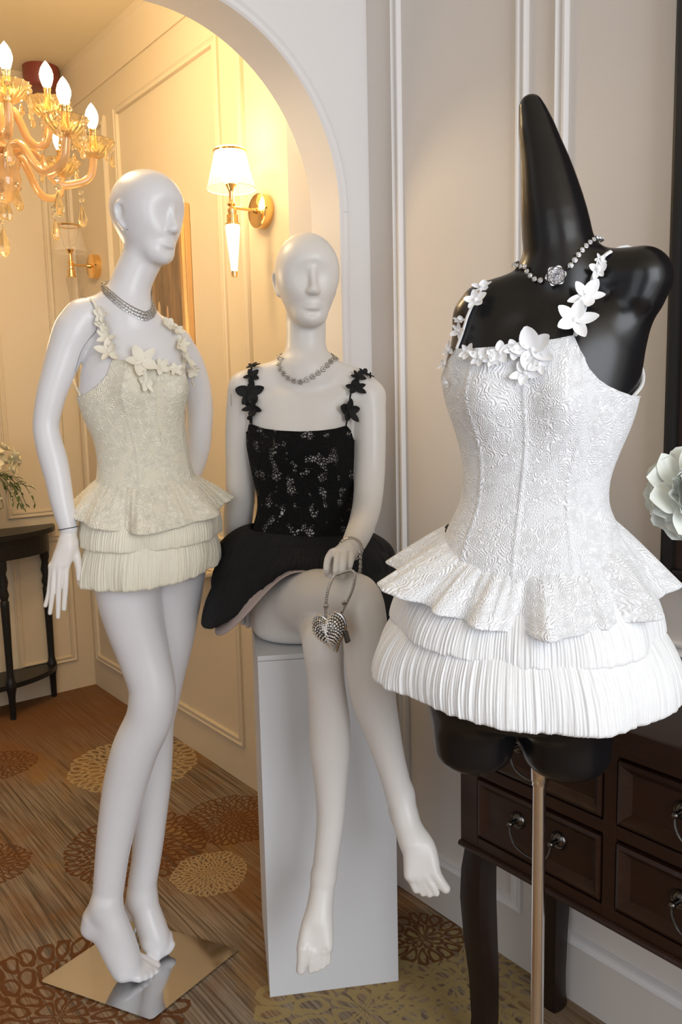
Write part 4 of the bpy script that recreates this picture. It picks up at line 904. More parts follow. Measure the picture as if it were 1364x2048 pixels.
# shoulder joint line, ear stud hole
def seam_line(fld, pix, parent, r=0.0009): 
    P = [fld.hit(a, b, 0.0004)[0] for a, b in pix]; return MB().tube(cr(P, 0.008), r, 6).build('joint_seam', M['joint'], parent, True)
seam_line(fs, [(160, 592), (172, 595), (183, 606), (190, 625), (194, 642), (192, 662), (180, 676), (165, 697), (156, 722), (150, 744)], ms, 0.0006)
e_, n_ = fs.hit(254.5, 459, 0.0); MB().sphere(e_, 0.0011, 6).build('ear_piercing', M['seam'], ms)
# steel plate with the ankle rod
def base_plate(parent, fr, pts, name='base_plate', th=0.006):
    P = [np.array(q) for q in pts]; c = sum(P)/4; poly = []
    for i in range(4):
        a, b, d = P[i-1], P[i], P[(i+1) % 4]; u = (a-b)/np.linalg.norm(a-b); v = (d-b)/np.linalg.norm(d-b)
        poly += [b+u*0.008, b+u*0.0025+v*0.0025, b+v*0.008]
    L = [((q[0]*fr.e[0]+q[1]*fr.e[1])-fr.O@fr.e, (q[0]*fr.n[0]+q[1]*fr.n[1])-fr.O@fr.n) for q in poly]
    return MB().prism(L, 'z', 0.0, th).build(name, M['plate'], parent)
base_plate(ms, FS, [on(x, y, 2, 0.006)[:2] for x, y in ((80, 1962), (303, 2040), (479, 1898), (263, 1840))])
rp = FS.W(272, 1880, 0.088); rp0 = rp.copy(); rp0[2] = 0.006
MB().tube([rp0, rp+[0, 0, 0.02], FS.W(275, 1830, 0.092), FS.W(280, 1790, 0.092)], 0.0045, 10).lathe([(0.011, 0.006), (0.011, 0.012), (0.007, 0.016), (0.007, 0.03)], (rp0[0], rp0[1], 0), 16).sphere(rp+[-0.002, -0.012, 0.012], 0.008, 10).build('ankle_rod', M['chrome'], ms, True)

# ---- cream dress
ds = figure(FS, 'cream_dress', 'cream lace mini dress with petal straps and pleated tiers on the standing mannequin', 'dress')
topS = [(225, 717), (217, 745), (206, 760), (194, 772), (176, 785), (159, 792), (255, 722), (285, 724), (320, 727), (350, 733), (367, 738), (373, 755), (376, 772)]
tt = [TS.hit(a, b) for a, b in topS]; TT = [h[1] for h in tt]; ZZ = [h[0][2] for h in tt]
zbk = FS.W(270, 800, 0.07)[2]; TT += [radians(x) for x in (60, 90, 120, 30)]; ZZ += [zbk, zbk, zbk, zbk]
pt_top = RingZ(FS, (190, 962), (389, 952), 985, 80)
bodice(TS, lambda th: wrapi(th, TT, ZZ), lambda th: pt_top.z(th)-0.015, 0.004, ds, M['lace_cream'], lines=(-62, -100, -25))
tier('peplum', RingZ(FS, (193, 958), (388, 948), 974, 78), RingZ(FS, (140, 1018), (455, 994), 1064, 122), ds, M['lace_cream'], [(7, .5, .4), (11, .35, 1.9), (4, .35, 2.0), (17, .12, .5)], 0.017, (20, 60), 0.0011, nth=600, curl=0.003, seed=3, prof=0.85, uvs=0.13)
tier('upper_tier', RingZ(FS, (170, 1010), (428, 1000), 1040, 100), RingZ(FS, (154, 1085), (440, 1060), 1102, 112), ds, M['org_cream'], [(5, .5, .2), (9, .4, 1.1), (13, .3, 2.2)], 0.006, (50, 260), 0.0011, 0.006, 0.010, seed=5, uvs=0.2, jag=0.002)
tier('lower_tier', RingZ(FS, (176, 1070), (425, 1055), 1088, 104), RingZ(FS, (159, 1160), (436, 1117), 1176, 112), ds, M['org_cream'], [(4, .5, .9), (7, .4, 2.1), (15, .35, .2)], 0.007, (50, 260), 0.0014, 0.007, 0.012, seed=6, uvs=0.2, jag=0.003)
strap(fs, [(226, 718), (221, 700), (214, 682), (208, 660), (200, 640), (196, 625), (190, 608), (181, 597)], ds, M['felt_cream'], 0.0030)
strap(fs, [(366, 738), (368, 715), (366, 695), (358, 672), (348, 656), (340, 648)], ds, M['felt_cream'], 0.0035)
P0 = TS.hit(160, 790)[0]; P1 = FS.W(146, 750, 0.05); MB().tube(cr([P0, P1, FS.W(160, 690, 0.06)], 0.01), 0.0025, 6).build('strap', M['felt_cream'], ds, True)
for (x, y, r, sq, sp) in ((202, 630, 20, (.8, 1, 1), .1), (206, 650, 24, (.6, 1, 1), .8), (214, 676, 26, (.7, 1, 1), 1.3), (217, 702, 30, (.8, 1, 1), .5), (338, 648, 18, None, 2), (352, 660, 22, (1, .6, 1), .4), (362, 690, 26, (.6, 1, 1), 2.2), (372, 722, 26, (.7, 1, 1), 1.0), (386, 742, 22, (.9, .6, 1), .2), (284, 722, 36, None, 1.9), (321, 734, 19, None, .6), (350, 740, 17, None, 1.6), (291, 765, 23, (.7, 1, 1), .3), (383, 765, 16, (.6, 1, 1), .7)):
    p_, n_ = fs.hit(x, y, 0.010); applique(ds, p_, n_, r*FS.mpp(x, y)*0.95, M['felt_cream'], sp, 14, 5, sq)
# ---- its necklace
nk = figure(FS, 'chain_necklace', 'silver double-row link necklace on the standing mannequin', 'necklace')
lk = MB().ring([(0.0042*x, 0.0026*y, 0) for x, y in ((-1, -1), (1, -1), (1, 1), (-1, 1))], 0.0008, 5).sphere((0, 0, 0.0008), 0.0011, 6).me('link', True)
def chain_row(fld, pts, nrms, parent, me, mat, name='link', sc=1.0):
    n = len(pts)
    for i in range(n):
        d = Vector(pts[(i+1) % n])-Vector(pts[i-1]); d.normalize(); nn = Vector(nrms[i]); nn = (nn-d*nn.dot(d)).normalized(); b = nn.cross(d)
        o = link(name, me, mat, parent); mt = Matrix((d, b, nn)).transposed().to_4x4(); mt.translation = Vector(pts[i]); o.matrix_world = mt; o.scale = (sc, sc, sc)
def resample(P, n):
    P = np.r_[P, P[:1]]; L = np.r_[0, np.cumsum(np.linalg.norm(np.diff(P, axis=0), axis=1))]; s = np.linspace(0, L[-1], n, endpoint=False); return np.stack([np.interp(s, L, P[:, k]) for k in range(3)], 1)
for dx, dy, cnt in ((0, -6.5, 46), (0, 0, 47), (0, 6.0, 48)):
    Lp = drape(fs, [(204+dx, 571+dy), (210, 579+dy), (219, 588+dy), (232, 600+dy), (246, 611+dy), (262, 621+dy), (277, 628+dy), (287, 632+dy), (292, 633+dy)], (255, 612, 0.0), 14, 0.0022)
    Lp = resample(Lp, cnt); chain_row(fs, Lp, [fs.grad(p) for p in Lp], nk, lk, M['silver'])

# ================================================================== seated mannequin
FT = Frame(620, 1.86)
T_rows = [(770, 492, 730, 46, 0.0), (800, 492, 722, 60, 0.0), (850, 498, 704, 74, 0), (888, 497, 706, 78, 0), (943, 508, 707, 70, 0), (987, 519, 706, 66, 0), (1016, 520, 704, 68, 0), (1060, 508, 712, 84, 0), (1110, 502, 718, 95, 0), (1170, 502, 722, 100, 0), (1250, 505, 722, 100, 0)]
zb = FT.W(605, 905, -0.08)[2]
TT_ = Torso(FT, T_rows, ((-112, zb, 0.016, 20, 0.055), (-66, zb, 0.016, 20, 0.055)))
ft = Field(FT, (-0.24, -0.60, 0.16), (0.30, 0.22, 1.70), 0.003)
PZT = 0.792
ft.torso(TT_, PZT, FT.W(610, 772, 0)[2], 0.02, 0.03)
ft.px([(492, 775, 0.0, 32), (515, 764, 0.0, 31), (560, 750, 0.0, 30), (612, 745, 0.0, 38), (668, 752, 0.0, 31), (712, 770, 0.0, 31), (736, 792, 0.0, 33)], 0.035)
ft.px([(612, 630, 0.0, 40), (612, 660, 0.0, 39.5), (612, 695, 0.0, 40), (613, 722, 0.0, 46), (613, 745, 0.0, 56)], 0.025)
ft.head(FT.W(615, 656, -0.018), radians(10), radians(3), radians(0), 0.875)
# crossed (right) leg
ft.px([(572, 1205, -0.02, 66), (610, 1200, -0.11, 63), (660, 1196, -0.24, 57), (702, 1192, -0.345, 49), (720, 1202, -0.375, 46), (728, 1235, -0.385, 45), (733, 1295, -0.385, 46), (741, 1350, -0.378, 48.5), (748, 1400, -0.370, 44.5), (764, 1461, -0.36, 36.5), (782, 1528, -0.35, 30), (800, 1590, -0.345, 28)], 0.025)
ft.px([(799, 1585, -0.338, 23), (796, 1620, -0.318, 20), (799, 1640, -0.316, 17)], 0.012)
ft.px([(800, 1585, -0.345, 25), (812, 1640, -0.362, 28), (824, 1685, -0.386, 26)], 0.010)
for bx, by, r in ((867, 1745, 15), (852, 1752, 13), (841, 1755, 12.5), (831, 1755, 12.5), (820, 1750, 12.5)):
    ft.px([(812, 1645, -0.362, 20), ((812+2*bx)/3+4, 1690, -0.392, 17), (bx, by, -0.412, r)], 0.007)
for (a, b, c, d, r, e) in ((868, 1745, 893, 1782, 10.5, -0.415), (852, 1752, 874, 1791, 7.8, -0.417), (841, 1755, 861, 1793, 7.6, -0.414), (830, 1755, 848, 1791, 7.4, -0.411), (819, 1750, 834, 1785, 7.4, -0.408)):
    ft.px([(a, b, e, r*1.25), ((a+c)/2, (b+d)/2, e-0.006, r*1.05), (c-2, d-5, e-0.008, r*0.95)], 0.0025)
for a, b, c, d, e in ((849, 1757, 869, 1794, -0.4275), (838, 1759, 856, 1795, -0.4255), (827, 1757, 843, 1791, -0.4225)): ft.px([(a, b, e+0.001, 1.0), (c, d, e-0.004, 2.0)], 0.003, 'sub')
# lower (left) leg
ft.px([(655, 1220, -0.02, 62), (652, 1245, -0.15, 56), (648, 1272, -0.29, 46), (647, 1299, -0.325, 41), (652, 1358, -0.325, 37), (659, 1445, -0.315, 41), (660, 1500, -0.31, 41), (661, 1550, -0.31, 34.5), (661, 1634, -0.31, 28), (653, 1713, -0.315, 25.5), (648, 1752, -0.318, 25)], 0.012)
ft.px([(648, 1745, -0.308, 21), (646, 1782, -0.288, 18), (644, 1800, -0.288, 15)], 0.012)
ft.px([(648, 1750, -0.318, 23), (642, 1800, -0.332, 26), (636, 1840, -0.348, 25)], 0.010)
for bx, by, r in ((608, 1896, 15), (624, 1902, 13), (635, 1903, 12.5), (645, 1900, 12.5), (654, 1894, 12.5)):
    ft.px([(642, 1800, -0.332, 19), ((642+2*bx)/3, 1850, -0.355, 17), (bx, by, -0.374, r)], 0.007)
for (a, b, c, d, r, e) in ((607, 1896, 602, 1943, 10.5, -0.378), (624, 1902, 622, 1944, 7.6, -0.380), (635, 1903, 634, 1941, 7.4, -0.378), (645, 1900, 645, 1936, 7.2, -0.375), (654.5, 1894, 655, 1928, 7.2, -0.372)):
    ft.px([(a, b, e, r*1.25), ((a+c)/2, (b+d)/2, e-0.006, r*1.05), (c, d-4, e-0.008, r*0.95)], 0.0025)
for a, b, c, d, e in ((629.5, 1905, 628, 1946, -0.3905), (640, 1904, 639.5, 1942, -0.388), (650, 1899, 650.5, 1935, -0.3855)): ft.px([(a, b, e+0.001, 1.0), (c, d, e-0.004, 2.0)], 0.003, 'sub')
# arms
ft.px([(490, 778, 0.0, 33), (484, 810, 0.01, 31), (481, 870, 0.025, 30), (482, 940, 0.045, 30), (481, 990, 0.06, 30), (476, 1040, 0.075, 29), (476, 1100, 0.10, 25), (490, 1160, 0.12, 20), (500, 1185, 0.125, 17)], 0.010)
ft.px([(736, 796, 0.0, 35), (740, 855, -0.01, 32), (739, 943, -0.03, 31), (735, 1003, -0.07, 29), (725, 1046, -0.14, 27.5), (711, 1080, -0.22, 25), (702, 1096, -0.27, 21), (699, 1104, -0.29, 19)], 0.010)
mt = figure(FT, 'mannequin', 'warm white female mannequin seated cross-legged on the plinth, wearing the black dress', 'mannequin')
body_t = ft.build('body', M['seated'], mt)
p = FT.W(680, 1125, -0.37)
hand(FT, [[(664, 1106, -0.345, 8.5), (656, 1118, -0.372, 7.2), (653, 1138, -0.388, 6.6), (655, 1149, -0.378, 5.6)],
          [(676, 1106, -0.355, 8), (674, 1122, -0.385, 7), (672, 1142, -0.398, 6.6), (672, 1154, -0.392, 5.6)],
          [(689, 1107, -0.355, 8), (688, 1122, -0.385, 7), (686, 1142, -0.397, 6.6), (685, 1153, -0.390, 5.6)],
          [(702, 1109, -0.345, 7.5), (702, 1120, -0.370, 6.6), (699, 1133, -0.383, 6.0), (697, 1142, -0.378, 5.2)],
          [(670, 1108, -0.325, 9), (662, 1126, -0.355, 7.5), (659, 1142, -0.372, 6.6), (662, 1152, -0.380, 5.5)]],
     [[(699, 1101, -0.285, 19), (695, 1103, -0.305, 18), (690, 1105, -0.325, 17)], [(690, 1104, -0.325, 15), (672, 1106, -0.345, 11)], [(692, 1104, -0.325, 15), (684, 1107, -0.352, 11)], [(698, 1106, -0.320, 14), (698, 1110, -0.345, 10)]],
     'hand', M['seated'], mt, p-[0.07, 0.07, 0.07], p+[0.07, 0.12, 0.07])
pL = FT.W(505, 1200, 0.125)
hand(FT, [[(498, 1195, 0.12, 9), (488, 1222, 0.118, 6), (486, 1246, 0.11, 5)], [(504, 1198, 0.12, 9), (498, 1226, 0.12, 6), (496, 1252, 0.112, 5)], [(510, 1198, 0.12, 9), (508, 1226, 0.12, 6), (507, 1252, 0.112, 5)], [(516, 1196, 0.12, 8), (517, 1220, 0.12, 6), (518, 1242, 0.114, 5)], [(494, 1185, 0.11, 8), (482, 1200, 0.10, 6), (477, 1214, 0.094, 5)]],
     [[(500, 1183, 0.124, 16), (506, 1196, 0.122, 15)]], 'hand', M['seated'], mt, pL-[0.06, 0.06, 0.09], pL+[0.05, 0.05, 0.06], 0.002)
seam_line(ft, [(466, 765), (462, 790), (463, 812)], mt, 0.0005)

# ---- black dress
db = figure(FT, 'black_dress', 'black openwork lace mini dress with velvet petal straps on the seated mannequin', 'dress')
topT = [(499, 848), (505, 849), (530, 857), (560, 861), (600, 863), (640, 861), (670, 857), (692, 851), (701, 862), (706, 880), (496, 862)]
tt = [TT_.hit(a, b) for a, b in topT]; TB = [h[1] for h in tt]; ZBk = [h[0][2] for h in tt]; zbk = FT.W(600, 880, 0.08)[2]; TB += [radians(x) for x in (40, 90, 140)]; ZBk += [zbk]*3
wT = RingZ(FT, (500, 1062), (712, 1062), 1086, 92)
bodice(TT_, lambda th: wrapi(th, TB, ZBk), lambda th: wT.z(th)-0.03, 0.005, db, M['lace_black'], lines=(-60, -120))
tier('peplum', RingZ(FT, (496, 1052), (716, 1060), 1072, 88), RingZ(FT, (436, 1128), (776, 1116), 1124, 132, 0.035, p=2), db, M['org_black'], [(5, .5, .4), (8, .4, 1.9), (13, .2, .6)], 0.019, (60, 150), 0.0014, 0.016, 0.008, nth=480, seed=8, prof=0.55)
tier('upper_tier', RingZ(FT, (470, 1090), (750, 1090), 1094, 110), RingZ(FT, (428, 1172), (786, 1160), 1128, 140, 0.03, p=2.5), db, M['org_black'], [(5, .5, 1.4), (8, .4, .9), (13, .2, 2.6)], 0.013, (60, 150), 0.0014, 0.016, 0.014, nth=480, seed=9, prof=0.8)
tier('lower_tier', RingZ(FT, (455, 1130), (765, 1125), 1106, 120), RingZ(FT, (411, 1240), (797, 1236), 1138, 152, 0.02, p=3.2), db, M['org_black'], [(4, .5, .4), (7, .4, 1.2), (12, .3, 0)], 0.014, (60, 150), 0.0016, 0.014, 0.014, nth=480, seed=10, jag=0.003)
tier('lining', RingZ(FT, (470, 1150), (760, 1150), 1116, 112), RingZ(FT, (432, 1255), (778, 1244), 1144, 146, p=3.2), db, M['lining'], [(4, .5, .4)], 0.004, curl=0.002, nth=240, nt=10, seed=11)
strap(ft, [(503, 850), (503, 830), (503, 800), (502, 770), (502, 745), (505, 730)], db, M['felt_black'], 0.0022)
strap(ft, [(692, 852), (695, 836), (698, 815), (701, 790), (708, 765), (718, 751), (732, 746)], db, M['felt_black'], 0.0022)
for (x, y, r, sq, sp) in ((507, 731, 13, None, .3), (504, 752, 16, (1, .8, 1), .9), (499, 786, 25, (1, .85, 1), .31), (506, 815, 20, (.75, 1, 1), 1.2), (501, 836, 12, (.7, 1, 1), 0), (697, 822, 23, (.9, 1, 1), .4), (710, 775, 21, (.65, 1, 1), 1.6), (716, 753, 13, None, .7), (728, 745, 13, (1, .7, 1), 2.0), (740, 751, 8, None, 1)):
    p_, n_ = ft.hit(x, y, 0.006); applique(db, p_, n_, r*1.18*FT.mpp(x, y), M['felt_black'], sp, 12, 5 if r > 12 else 4, sq)
# ---- flower necklace and bracelet
fn = figure(FT, 'flower_necklace', 'silver flower-link necklace on the seated mannequin', 'necklace')
fl = MB()
for k in range(5): fl.sphere((0.0036*cos(2*pi*k/5), 0.0036*sin(2*pi*k/5), 0.0006), 0.0022, 6, (1, 1, .7))
fl.sphere((0, 0, 0.0016), 0.0013, 6).tube([(-0.009, 0, 0), (-0.005, 0, 0)], 0.0008, 5); flm = fl.me('flower_link', True)
flr = MB(); flr.v = fl.v; flr.f = fl.f
for k in range(5): flr.ring([(0.0036*cos(2*pi*k/5)+0.0024*cos(t_), 0.0036*sin(2*pi*k/5)+0.0024*sin(t_), 0.0004) for t_ in np.linspace(0, 2*pi, 9)[:-1]], 0.0006, 4)
flm = flr.me('flower_link', True)
Lp = drape(ft, [(562, 716), (557, 723), (558, 733), (564, 743), (572, 752), (583, 760), (600, 764), (617, 758), (632, 749), (646, 739), (658, 727), (665, 719)], (612, 722, 0.0), 12, 0.003); Lp = resample(Lp, 29); chain_row(ft, Lp, [ft.grad(p) for p in Lp], fn, flm, M['silver'], 'flower_link')
br = figure(FT, 'chain_bracelet', 'silver link bracelet on the seated mannequin\'s wrist above the handbag', 'bracelet')
cw = FT.W(703, 1095, -0.275); mp = FT.mpp(703, 1095, -0.275); ax = FT.W(697, 1106, -0.30)-FT.W(714, 1074, -0.21); ax /= np.linalg.norm(ax)
u_ = np.array([1, 0, 0])-ax*ax[0]; u_ /= np.linalg.norm(u_); v_ = np.cross(ax, u_)
Lp = np.array([ft.march(cw, u_*cos(t_)+v_*sin(t_), 0.0035, 0.06) for t_ in np.linspace(0, 2*pi, 40, endpoint=False)]); Lp = resample(Lp, 22)
bl = MB().ring([(0.0036*cos(t_), 0.0028*sin(t_), 0) for t_ in np.linspace(0, 2*pi, 11)[:-1]], 0.0010, 5).sphere((0, 0, 0.0008), 0.0015, 6).me('link', True)
chain_row(ft, Lp, [ft.grad(p) for p in Lp], br, bl, M['silver'])
e0 = FT.W(720, 1103, -0.285)
for k in range(9): o = link('link', bl, M['silver'], br); o.location = FT.W(721+(-1 if k > 6 else 0), 1106+4.6*k, -0.30-0.006*k); o.rotation_euler = (1.4, 1.5, 0.4+1.57*(k % 2))
# ---- heart handbag hanging from the fingers
hb = thing('heart_handbag', 'heart-shaped evening bag covered in rhinestones, hanging from the seated mannequin\'s fingers', 'handbag'); FT.place(hb)
hc = FT.W(663, 1266, -0.455); hm = FT.mpp(663, 1266, -0.455)
def heart_r(t_): # outline of a soft heart, unit size
    x = 16*sin(t_)**3; y = 13*cos(t_)-5*cos(2*t_)-2*cos(3*t_)-cos(4*t_); return x/17.0, (y+2.5)/17.0
Hx, Hz = 37*hm, 44*hm; yawb = radians(-24); rollb = radians(-16)
Rb = Matrix.Rotation(yawb, 3, 'Z') @ Matrix.Rotation(rollb, 3, 'Y')
def HB(x, y, z): v = Rb @ Vector((x, y, z)); return hc+np.array(v)
N_ = 64; out = [heart_r(2*pi*k/N_) for k in range(N_)]
def shell(side):
    V = []; F = []; m = 9
    for i in range(m):
        q = i/(m-1); s_ = cos(q*pi/2)**0.75 if i < m-1 else 0.0; h = 0.019*sin(q*pi/2)+0.003
        for (x, z) in out: V.append(HB(x*Hx*s_, side*h, z*Hz*s_))
    F = [(i*N_+k, i*N_+(k+1) % N_, (i+1)*N_+(k+1) % N_, (i+1)*N_+k) for i in range(m-1) for k in range(N_)]; return MB().add(V, F)
shell(-1).build('front_shell', M['antique'], hb, True); shell(1).build('back_shell', M['antique'], hb, True)
MB().ring([HB(x*Hx*1.015, 0, z*Hz*1.015) for x, z in out], 0.0028, 8).build('frame_rim', M['silver'], hb, True)
st = MB(); gem = [(0.0, 0.0006), (1.0, 0.0), (0.72, 0.55), (0.0, 0.75)]
for i in range(8):
    s_ = (0.97, 0.88, 0.77, 0.65, 0.52, 0.39, 0.25, 0.10)[i]; q = math.acos(min(1, s_**(1/0.75)))/(pi/2); h = 0.019*sin(q*pi/2)+0.003; cnt = max(1, int(2*pi*s_*Hx*1.12/0.0043))
    for k in range(cnt):
        x, z = heart_r(2*pi*(k+0.5*(i % 2))/cnt); big = 0.0023 if (x > -0.1 or i % 2) else 0.0018
        c0 = Vector((x*Hx*s_, -h, z*Hz*s_)); nv = Vector((x*s_*0.9, -0.35-q, z*s_*0.9)).normalized(); qn = nv.to_track_quat('Z', 'Y')
        V = []
        for rr, zz in gem:
            for j in range(6): w_ = c0+qn @ Vector((big*rr*cos(j*pi/3), big*rr*sin(j*pi/3), big*zz+0.0004)); V.append(HB(*w_))
        st.add(V, [(a_*6+j, a_*6+(j+1) % 6, (a_+1)*6+(j+1) % 6, (a_+1)*6+j) for a_ in range(3) for j in range(6)])
so = st.build('rhinestones', M['gem'], hb); so['kind'] = 'stuff'
la, ra = FT.W(651, 1219, -0.455), FT.W(684, 1224, -0.455)
HP = cr([la+[0, 0, -0.012], la, FT.W(652, 1205, -0.455), FT.W(656, 1180, -0.45), FT.W(665, 1157, -0.435), FT.W(672, 1150, -0.418), FT.W(690, 1144, -0.41), FT.W(704, 1142, -0.42), FT.W(710, 1152, -0.435), FT.W(706, 1175, -0.445), FT.W(696, 1200, -0.45), ra, ra+[0, 0, -0.010]], 0.0033)
for k in range(1, len(HP)-1):
    pass
ball = MB().sphere((0, 0, 0), 0.0031, 7).me('handle_bead', True)
for k in range(0, len(HP)): o = link('handle_bead', ball, M['silver'], hb); o.location = HP[k]
for c0 in (FT.W(652, 1212, -0.455), FT.W(688, 1205, -0.452)): o = link('handle_clasp', ball, M['silver'], hb); o.location = c0; o.scale = (1.7, 1.7, 1.9)
MB().box((-0.003, -0.006, -0.010), (0.003, 0.006, 0.010), 0.001).build('hinge', M['antique'], hb).matrix_local = Matrix.Translation(Vector(HB(Hx*0.80, 0, -0.012)))@Rb.to_4x4()

# ================================================================== black torso form
FB = Frame(1084, 1.15)
B_rows = [(585, 960, 1215, 80, 0.0), (620, 930, 1255, 95, 0), (650, 915, 1272, 108, 0), (700, 896, 1281, 120, 0), (748, 888, 1273, 124, 0), (794, 895, 1264, 124, 0), (845, 912, 1252, 120, 0), (895, 928, 1230, 112, 0), (954, 935, 1207, 106, 0), (1009, 928, 1203, 108, 0), (1041, 908, 1220, 118, 0), (1100, 884, 1240, 135, 0), (1200, 866, 1250, 148, 0), (1300, 860, 1246, 148, 0), (1400, 862, 1238, 138, 0), (1450, 866, 1230, 128, 0)]
zb = FB.W(1060, 800, -0.08)[2]
TBk = Torso(FB, B_rows, ((-130, zb, 0.016, 18, 0.045), (-76, zb, 0.020, 18, 0.045)))
fb = Field(FB, (-0.20, -0.17, 0.74), (0.24, 0.17, 1.76), 0.003)
fb.torso(TBk, FB.W(1050, 1440, 0)[2], FB.W(1080, 590, 0)[2], 0.02, 0.04)
fb.px([(1062, 214, 0.01, 24), (1067, 232, 0.01, 29), (1074, 262, 0.008, 36), (1083, 300, 0.006, 42), (1092, 340, 0.004, 49.5), (1101, 390, 0.002, 58), (1109, 440, 0.0, 65), (1116, 490, 0, 69), (1121, 540, 0, 70), (1124, 590, 0, 70)], 0.02)
fb.px([(1090, 590, 0.0, 56), (1020, 601, 0.0, 50), (965, 616, 0.0, 46), (952, 627, 0.0, 42)], 0.03)
fb.px([(1120, 560, 0.0, 62), (1190, 555, -0.005, 56), (1250, 556, -0.015, 58), (1282, 556, -0.02, 62), (1270, 590, -0.02, 58), (1245, 640, -0.01, 48)], 0.025)
fb.px([(950, 1380, 0.0, 90), (947, 1430, 0.0, 84), (947, 1492, 0.0, 77)], 0.02); fb.px([(1130, 1380, 0.0, 99), (1131, 1430, 0.0, 94), (1133, 1492, 0.0, 87)], 0.02)
# flat sawn-off faces under the thighs
def flatcut(fld, z, k=0.012):
    SL, X, Y, Z = fld.box((-9, -9, z-0.06), (9, 9, z+0.05)); D = (np.float32(z)-Z)+0*fld.F[SL]; fld.F[SL] = -smin(-fld.F[SL], -D, k)
flatcut(fb, FB.W(1050, 1543, 0)[2], 0.03)
# collar-bone hollows and the slanted cut of the neck
fb.px([(1035, 640, -0.075, 10), (1058, 600, -0.085, 12), (1078, 570, -0.085, 12)], 0.03, 'sub')
bf = figure(FB, 'torso_form', 'glossy black headless torso form on a chrome pole, wearing the white dress', 'mannequin')
fb.build('torso', M['black_form'], bf)
zt_ = FB.W(1078, 1538, 0.0)[2]; pc0 = FB.W(1079, 1560, 0.0); 
MB().lathe([(0.0001, zt_+0.004), (0.0122, zt_+0.004), (0.0122, zt_-0.016), (0.0108, zt_-0.018), (0.0108, zt_-0.024), (0.0001, zt_-0.025)], (pc0[0], pc0[1], 0), 28).build('collar', M['chrome'], bf, True)
MB().lathe([(0.0001, zt_-0.02), (0.0093, zt_-0.022), (0.0093, 0.36), (0.0106, 0.355), (0.0106, 0.02), (0.0001, 0.02)], (pc0[0], pc0[1], 0), 28).build('pole', M['chrome'], bf, True)
MB().lathe([(0.0001, 0.0), (0.125, 0.0), (0.128, 0.003), (0.125, 0.007), (0.02, 0.012), (0.0145, 0.03), (0.0001, 0.03)], (pc0[0], pc0[1], 0), 40).build('base', M['chrome'], bf, True)

# ---- white dress
dw = figure(FB, 'white_dress', 'white lace mini dress with petal straps and pleated tiers on the black torso form', 'dress')
topB = [(1147, 670), (1109, 678), (1055, 684), (994, 693), (940, 697), (913, 697), (900, 715), (886, 745), (1153, 684), (1160, 700), (1178, 737), (1196, 758), (1216, 772), (1240, 783), (1262, 791)]
tt = [TBk.hit(a, b) for a, b in topB]; TW = [h[1] for h in tt]; ZW = [h[0][2] for h in tt]; zbk = FB.W(1080, 800, 0.08)[2]; TW += [radians(x) for x in (20, 60, 90, 120, 160)]; ZW += [zbk]*5
wB = RingZ(FB, (880, 1062), (1232, 1052), 1146, 130)
bodice(TBk, lambda th: wrapi(th, TW, ZW), lambda th: wB.z(th)-0.014, 0.004, dw, M['lace_white'], 260, 110, lines=(-102, -60, -140))
tier('peplum', RingZ(FB, (891, 1052), (1230, 1040), 1131, 127), RingZ(FB, (772, 1122), (1336, 1168), 1268, 212), dw, M['lace_white'], [(9, .45, .4), (14, .4, 1.9), (5, .3, 2.0), (22, .2, .5)], 0.020, (24, 70), 0.0016, nth=700, curl=0.003, seed=13, prof=0.9, uvs=0.16)
tier('upper_tier', RingZ(FB, (840, 1120), (1268, 1120), 1215, 165), RingZ(FB, (785, 1220), (1325, 1262), 1336, 215), dw, M['org_white'], [(5, .5, .2), (8, .4, 1.1), (13, .2, 2.2)], 0.006, (60, 330), 0.0011, 0.009, 0.013, nth=1200, seed=15, uvs=0.22, jag=0.002)
tier('lower_tier', RingZ(FB, (812, 1200), (1292, 1215), 1300, 195), RingZ(FB, (760, 1316), (1360, 1382), 1462, 236), dw, M['org_white'], [(4, .5, .9), (7, .5, 2.1), (11, .3, .2)], 0.009, (50, 330), 0.0015, 0.012, 0.016, nth=1200, nt=34, seed=16, uvs=0.22, jag=0.002)
strap(fb, [(913, 698), (920, 680), (928, 655), (934, 635), (944, 612), (955, 592), (965, 575), (975, 566)], dw, M['felt_white'], 0.0034)
strap(fb, [(1150, 672), (1156, 652), (1165, 630), (1172, 605), (1180, 580), (1186, 555), (1195, 535), (1205, 515), (1222, 503)], dw, M['felt_white'], 0.0034)
bs = [FB.W(1222, 502, 0.01), FB.W(1262, 497, 0.035), FB.W(1285, 560, 0.075), FB.W(1287, 650, 0.055), FB.W(1278, 720, 0.035), TBk.hit(1268, 792)[0]]
bs = [p if fb.val(p)[0] > 0.004 else p+fb.grad(p)*(0.004-fb.val(p)[0]) for p in bs]; C = cr(bs, 0.008)
for i in range(len(C)):
    if fb.val(C[i])[0] < 0.003: C[i] = C[i]+fb.grad(C[i])*(0.003-fb.val(C[i])[0])
MB().tube(C, 0.0035, 8, True, 0.6).build('back_strap', M['felt_white'], dw, True)
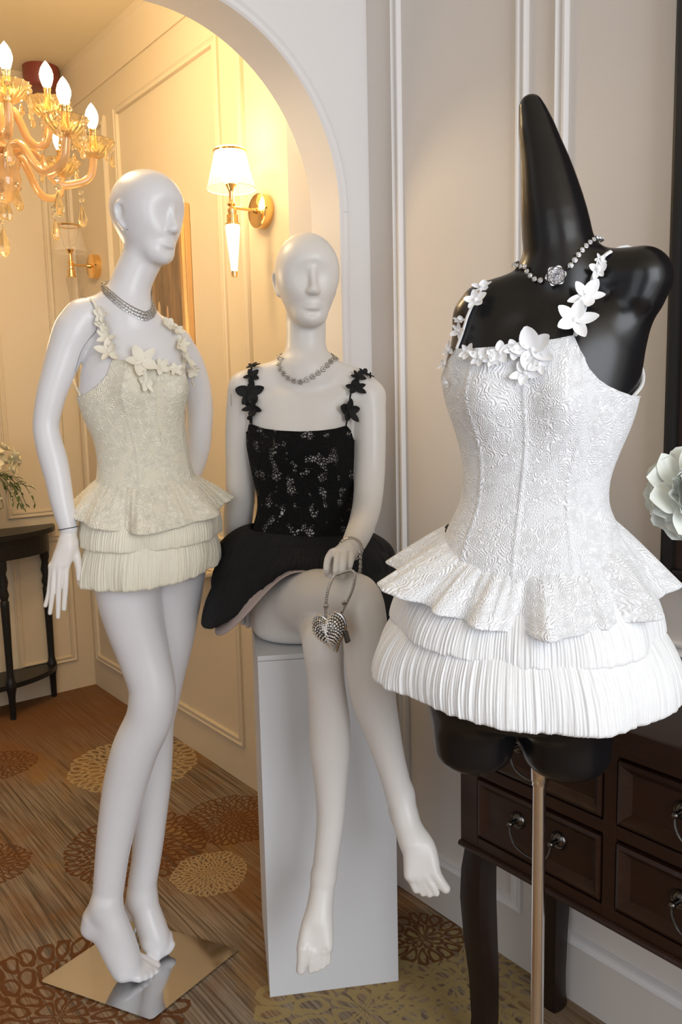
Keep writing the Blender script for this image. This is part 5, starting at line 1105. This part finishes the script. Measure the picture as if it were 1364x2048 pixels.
for (x, y, r, sq, sp) in ((965, 574, 27, (1, .6, 1), .2), (951, 600, 27, None, .55), (918, 662, 24, (.7, 1, 1), 1.2), (921, 640, 22, (.4, 1, 1), 1.4), (898, 700, 24, (.8, .9, 1), 2.2), (1196, 540, 24, (.8, 1, 1), .3), (1202, 520, 18, (.6, .8, 1), .8), (1172, 592, 40, (.9, 1, 1), 2.25), (1150, 640, 42, None, 2.5), (1064, 700, 46, None, 1.9), (1050, 745, 30, None, .9), (1000, 705, 27, None, .4), (960, 715, 24, None, 1.3), (1030, 700, 24, None, .7), (985, 718, 20, None, 2.0), (889, 728, 24, (.7, .7, 1), .2), (894, 765, 16, (.6, 1, 1), .9), (1078, 728, 26, None, .2), (936, 705, 20, None, 1.0)):
    p_, n_ = fb.hit(x, y, 0.010); applique(dw, p_, n_, r*FB.mpp(x, y, -0.08)*1.0, M['felt_white'], sp, 14, 5, sq)
# ---- rose choker
rn = figure(FB, 'rose_necklace', 'rhinestone choker with a rose pendant on the black torso form', 'necklace')
Lp = drape(fb, [(1051, 534), (1053, 541), (1058, 549), (1068, 558), (1082, 561), (1110, 553), (1136, 537), (1147, 523), (1157, 509), (1167, 497), (1177, 487), (1186, 480), (1194, 476)], (1122, 505, 0.0), 14, 0.004); Lp = resample(Lp, 44)
cup_ = MB().lathe([(0.0033, 0.0), (0.0036, 0.0012), (0.0030, 0.0014)], (0, 0, 0), 10).tube([(-0.0055, 0, 0.0004), (0.0, 0, 0.0004)], 0.0008, 5)
gm = MB().lathe([(0.0001, -0.0005), (0.0031, 0.0012), (0.0019, 0.0026), (0.0001, 0.0029)], (0, 0, 0), 8).me('stone')
cpm = cup_.me('setting', True); pr_ = fb.hit(1112, 553, 0.006)
for i in range(len(Lp)):
    d = Vector(Lp[(i+1) % len(Lp)])-Vector(Lp[i-1]); d.normalize(); nn = Vector(fb.grad(Lp[i])); nn = (nn-d*nn.dot(d)).normalized(); bb = nn.cross(d)
    if np.linalg.norm(Lp[i]-pr_[0]) < 0.017: continue
    o = link('setting', cpm, M['silver'], rn); mt_ = Matrix((d, bb, nn)).transposed().to_4x4(); mt_.translation = Vector(Lp[i]); o.matrix_local = mt_; g = link('stone', gm, M['stone'], o)
rose = MB().sphere((0, 0, 0.003), 0.004, 8).build('rose_pendant', M['pave'], rn, True); rose.location = pr_[0]; orient(rose, pr_[1], 0.3)
rp_m = petal_mesh('petal', 0.0135, 0.0145, 0.35, 0.12, 5, 4)
for cnt, tilt, s_, z_ in ((6, 8, 1.0, 0.0), (5, 28, 0.82, 0.0015), (4, 50, 0.6, 0.003), (3, 72, 0.42, 0.004)):
    for k in range(cnt): q_ = link('petal', rp_m, M['pave'], rose); q_.location = (0, 0, z_); q_.rotation_euler = (0, -radians(tilt), 2*pi*k/cnt+s_*3); q_.scale = (s_, s_, s_)
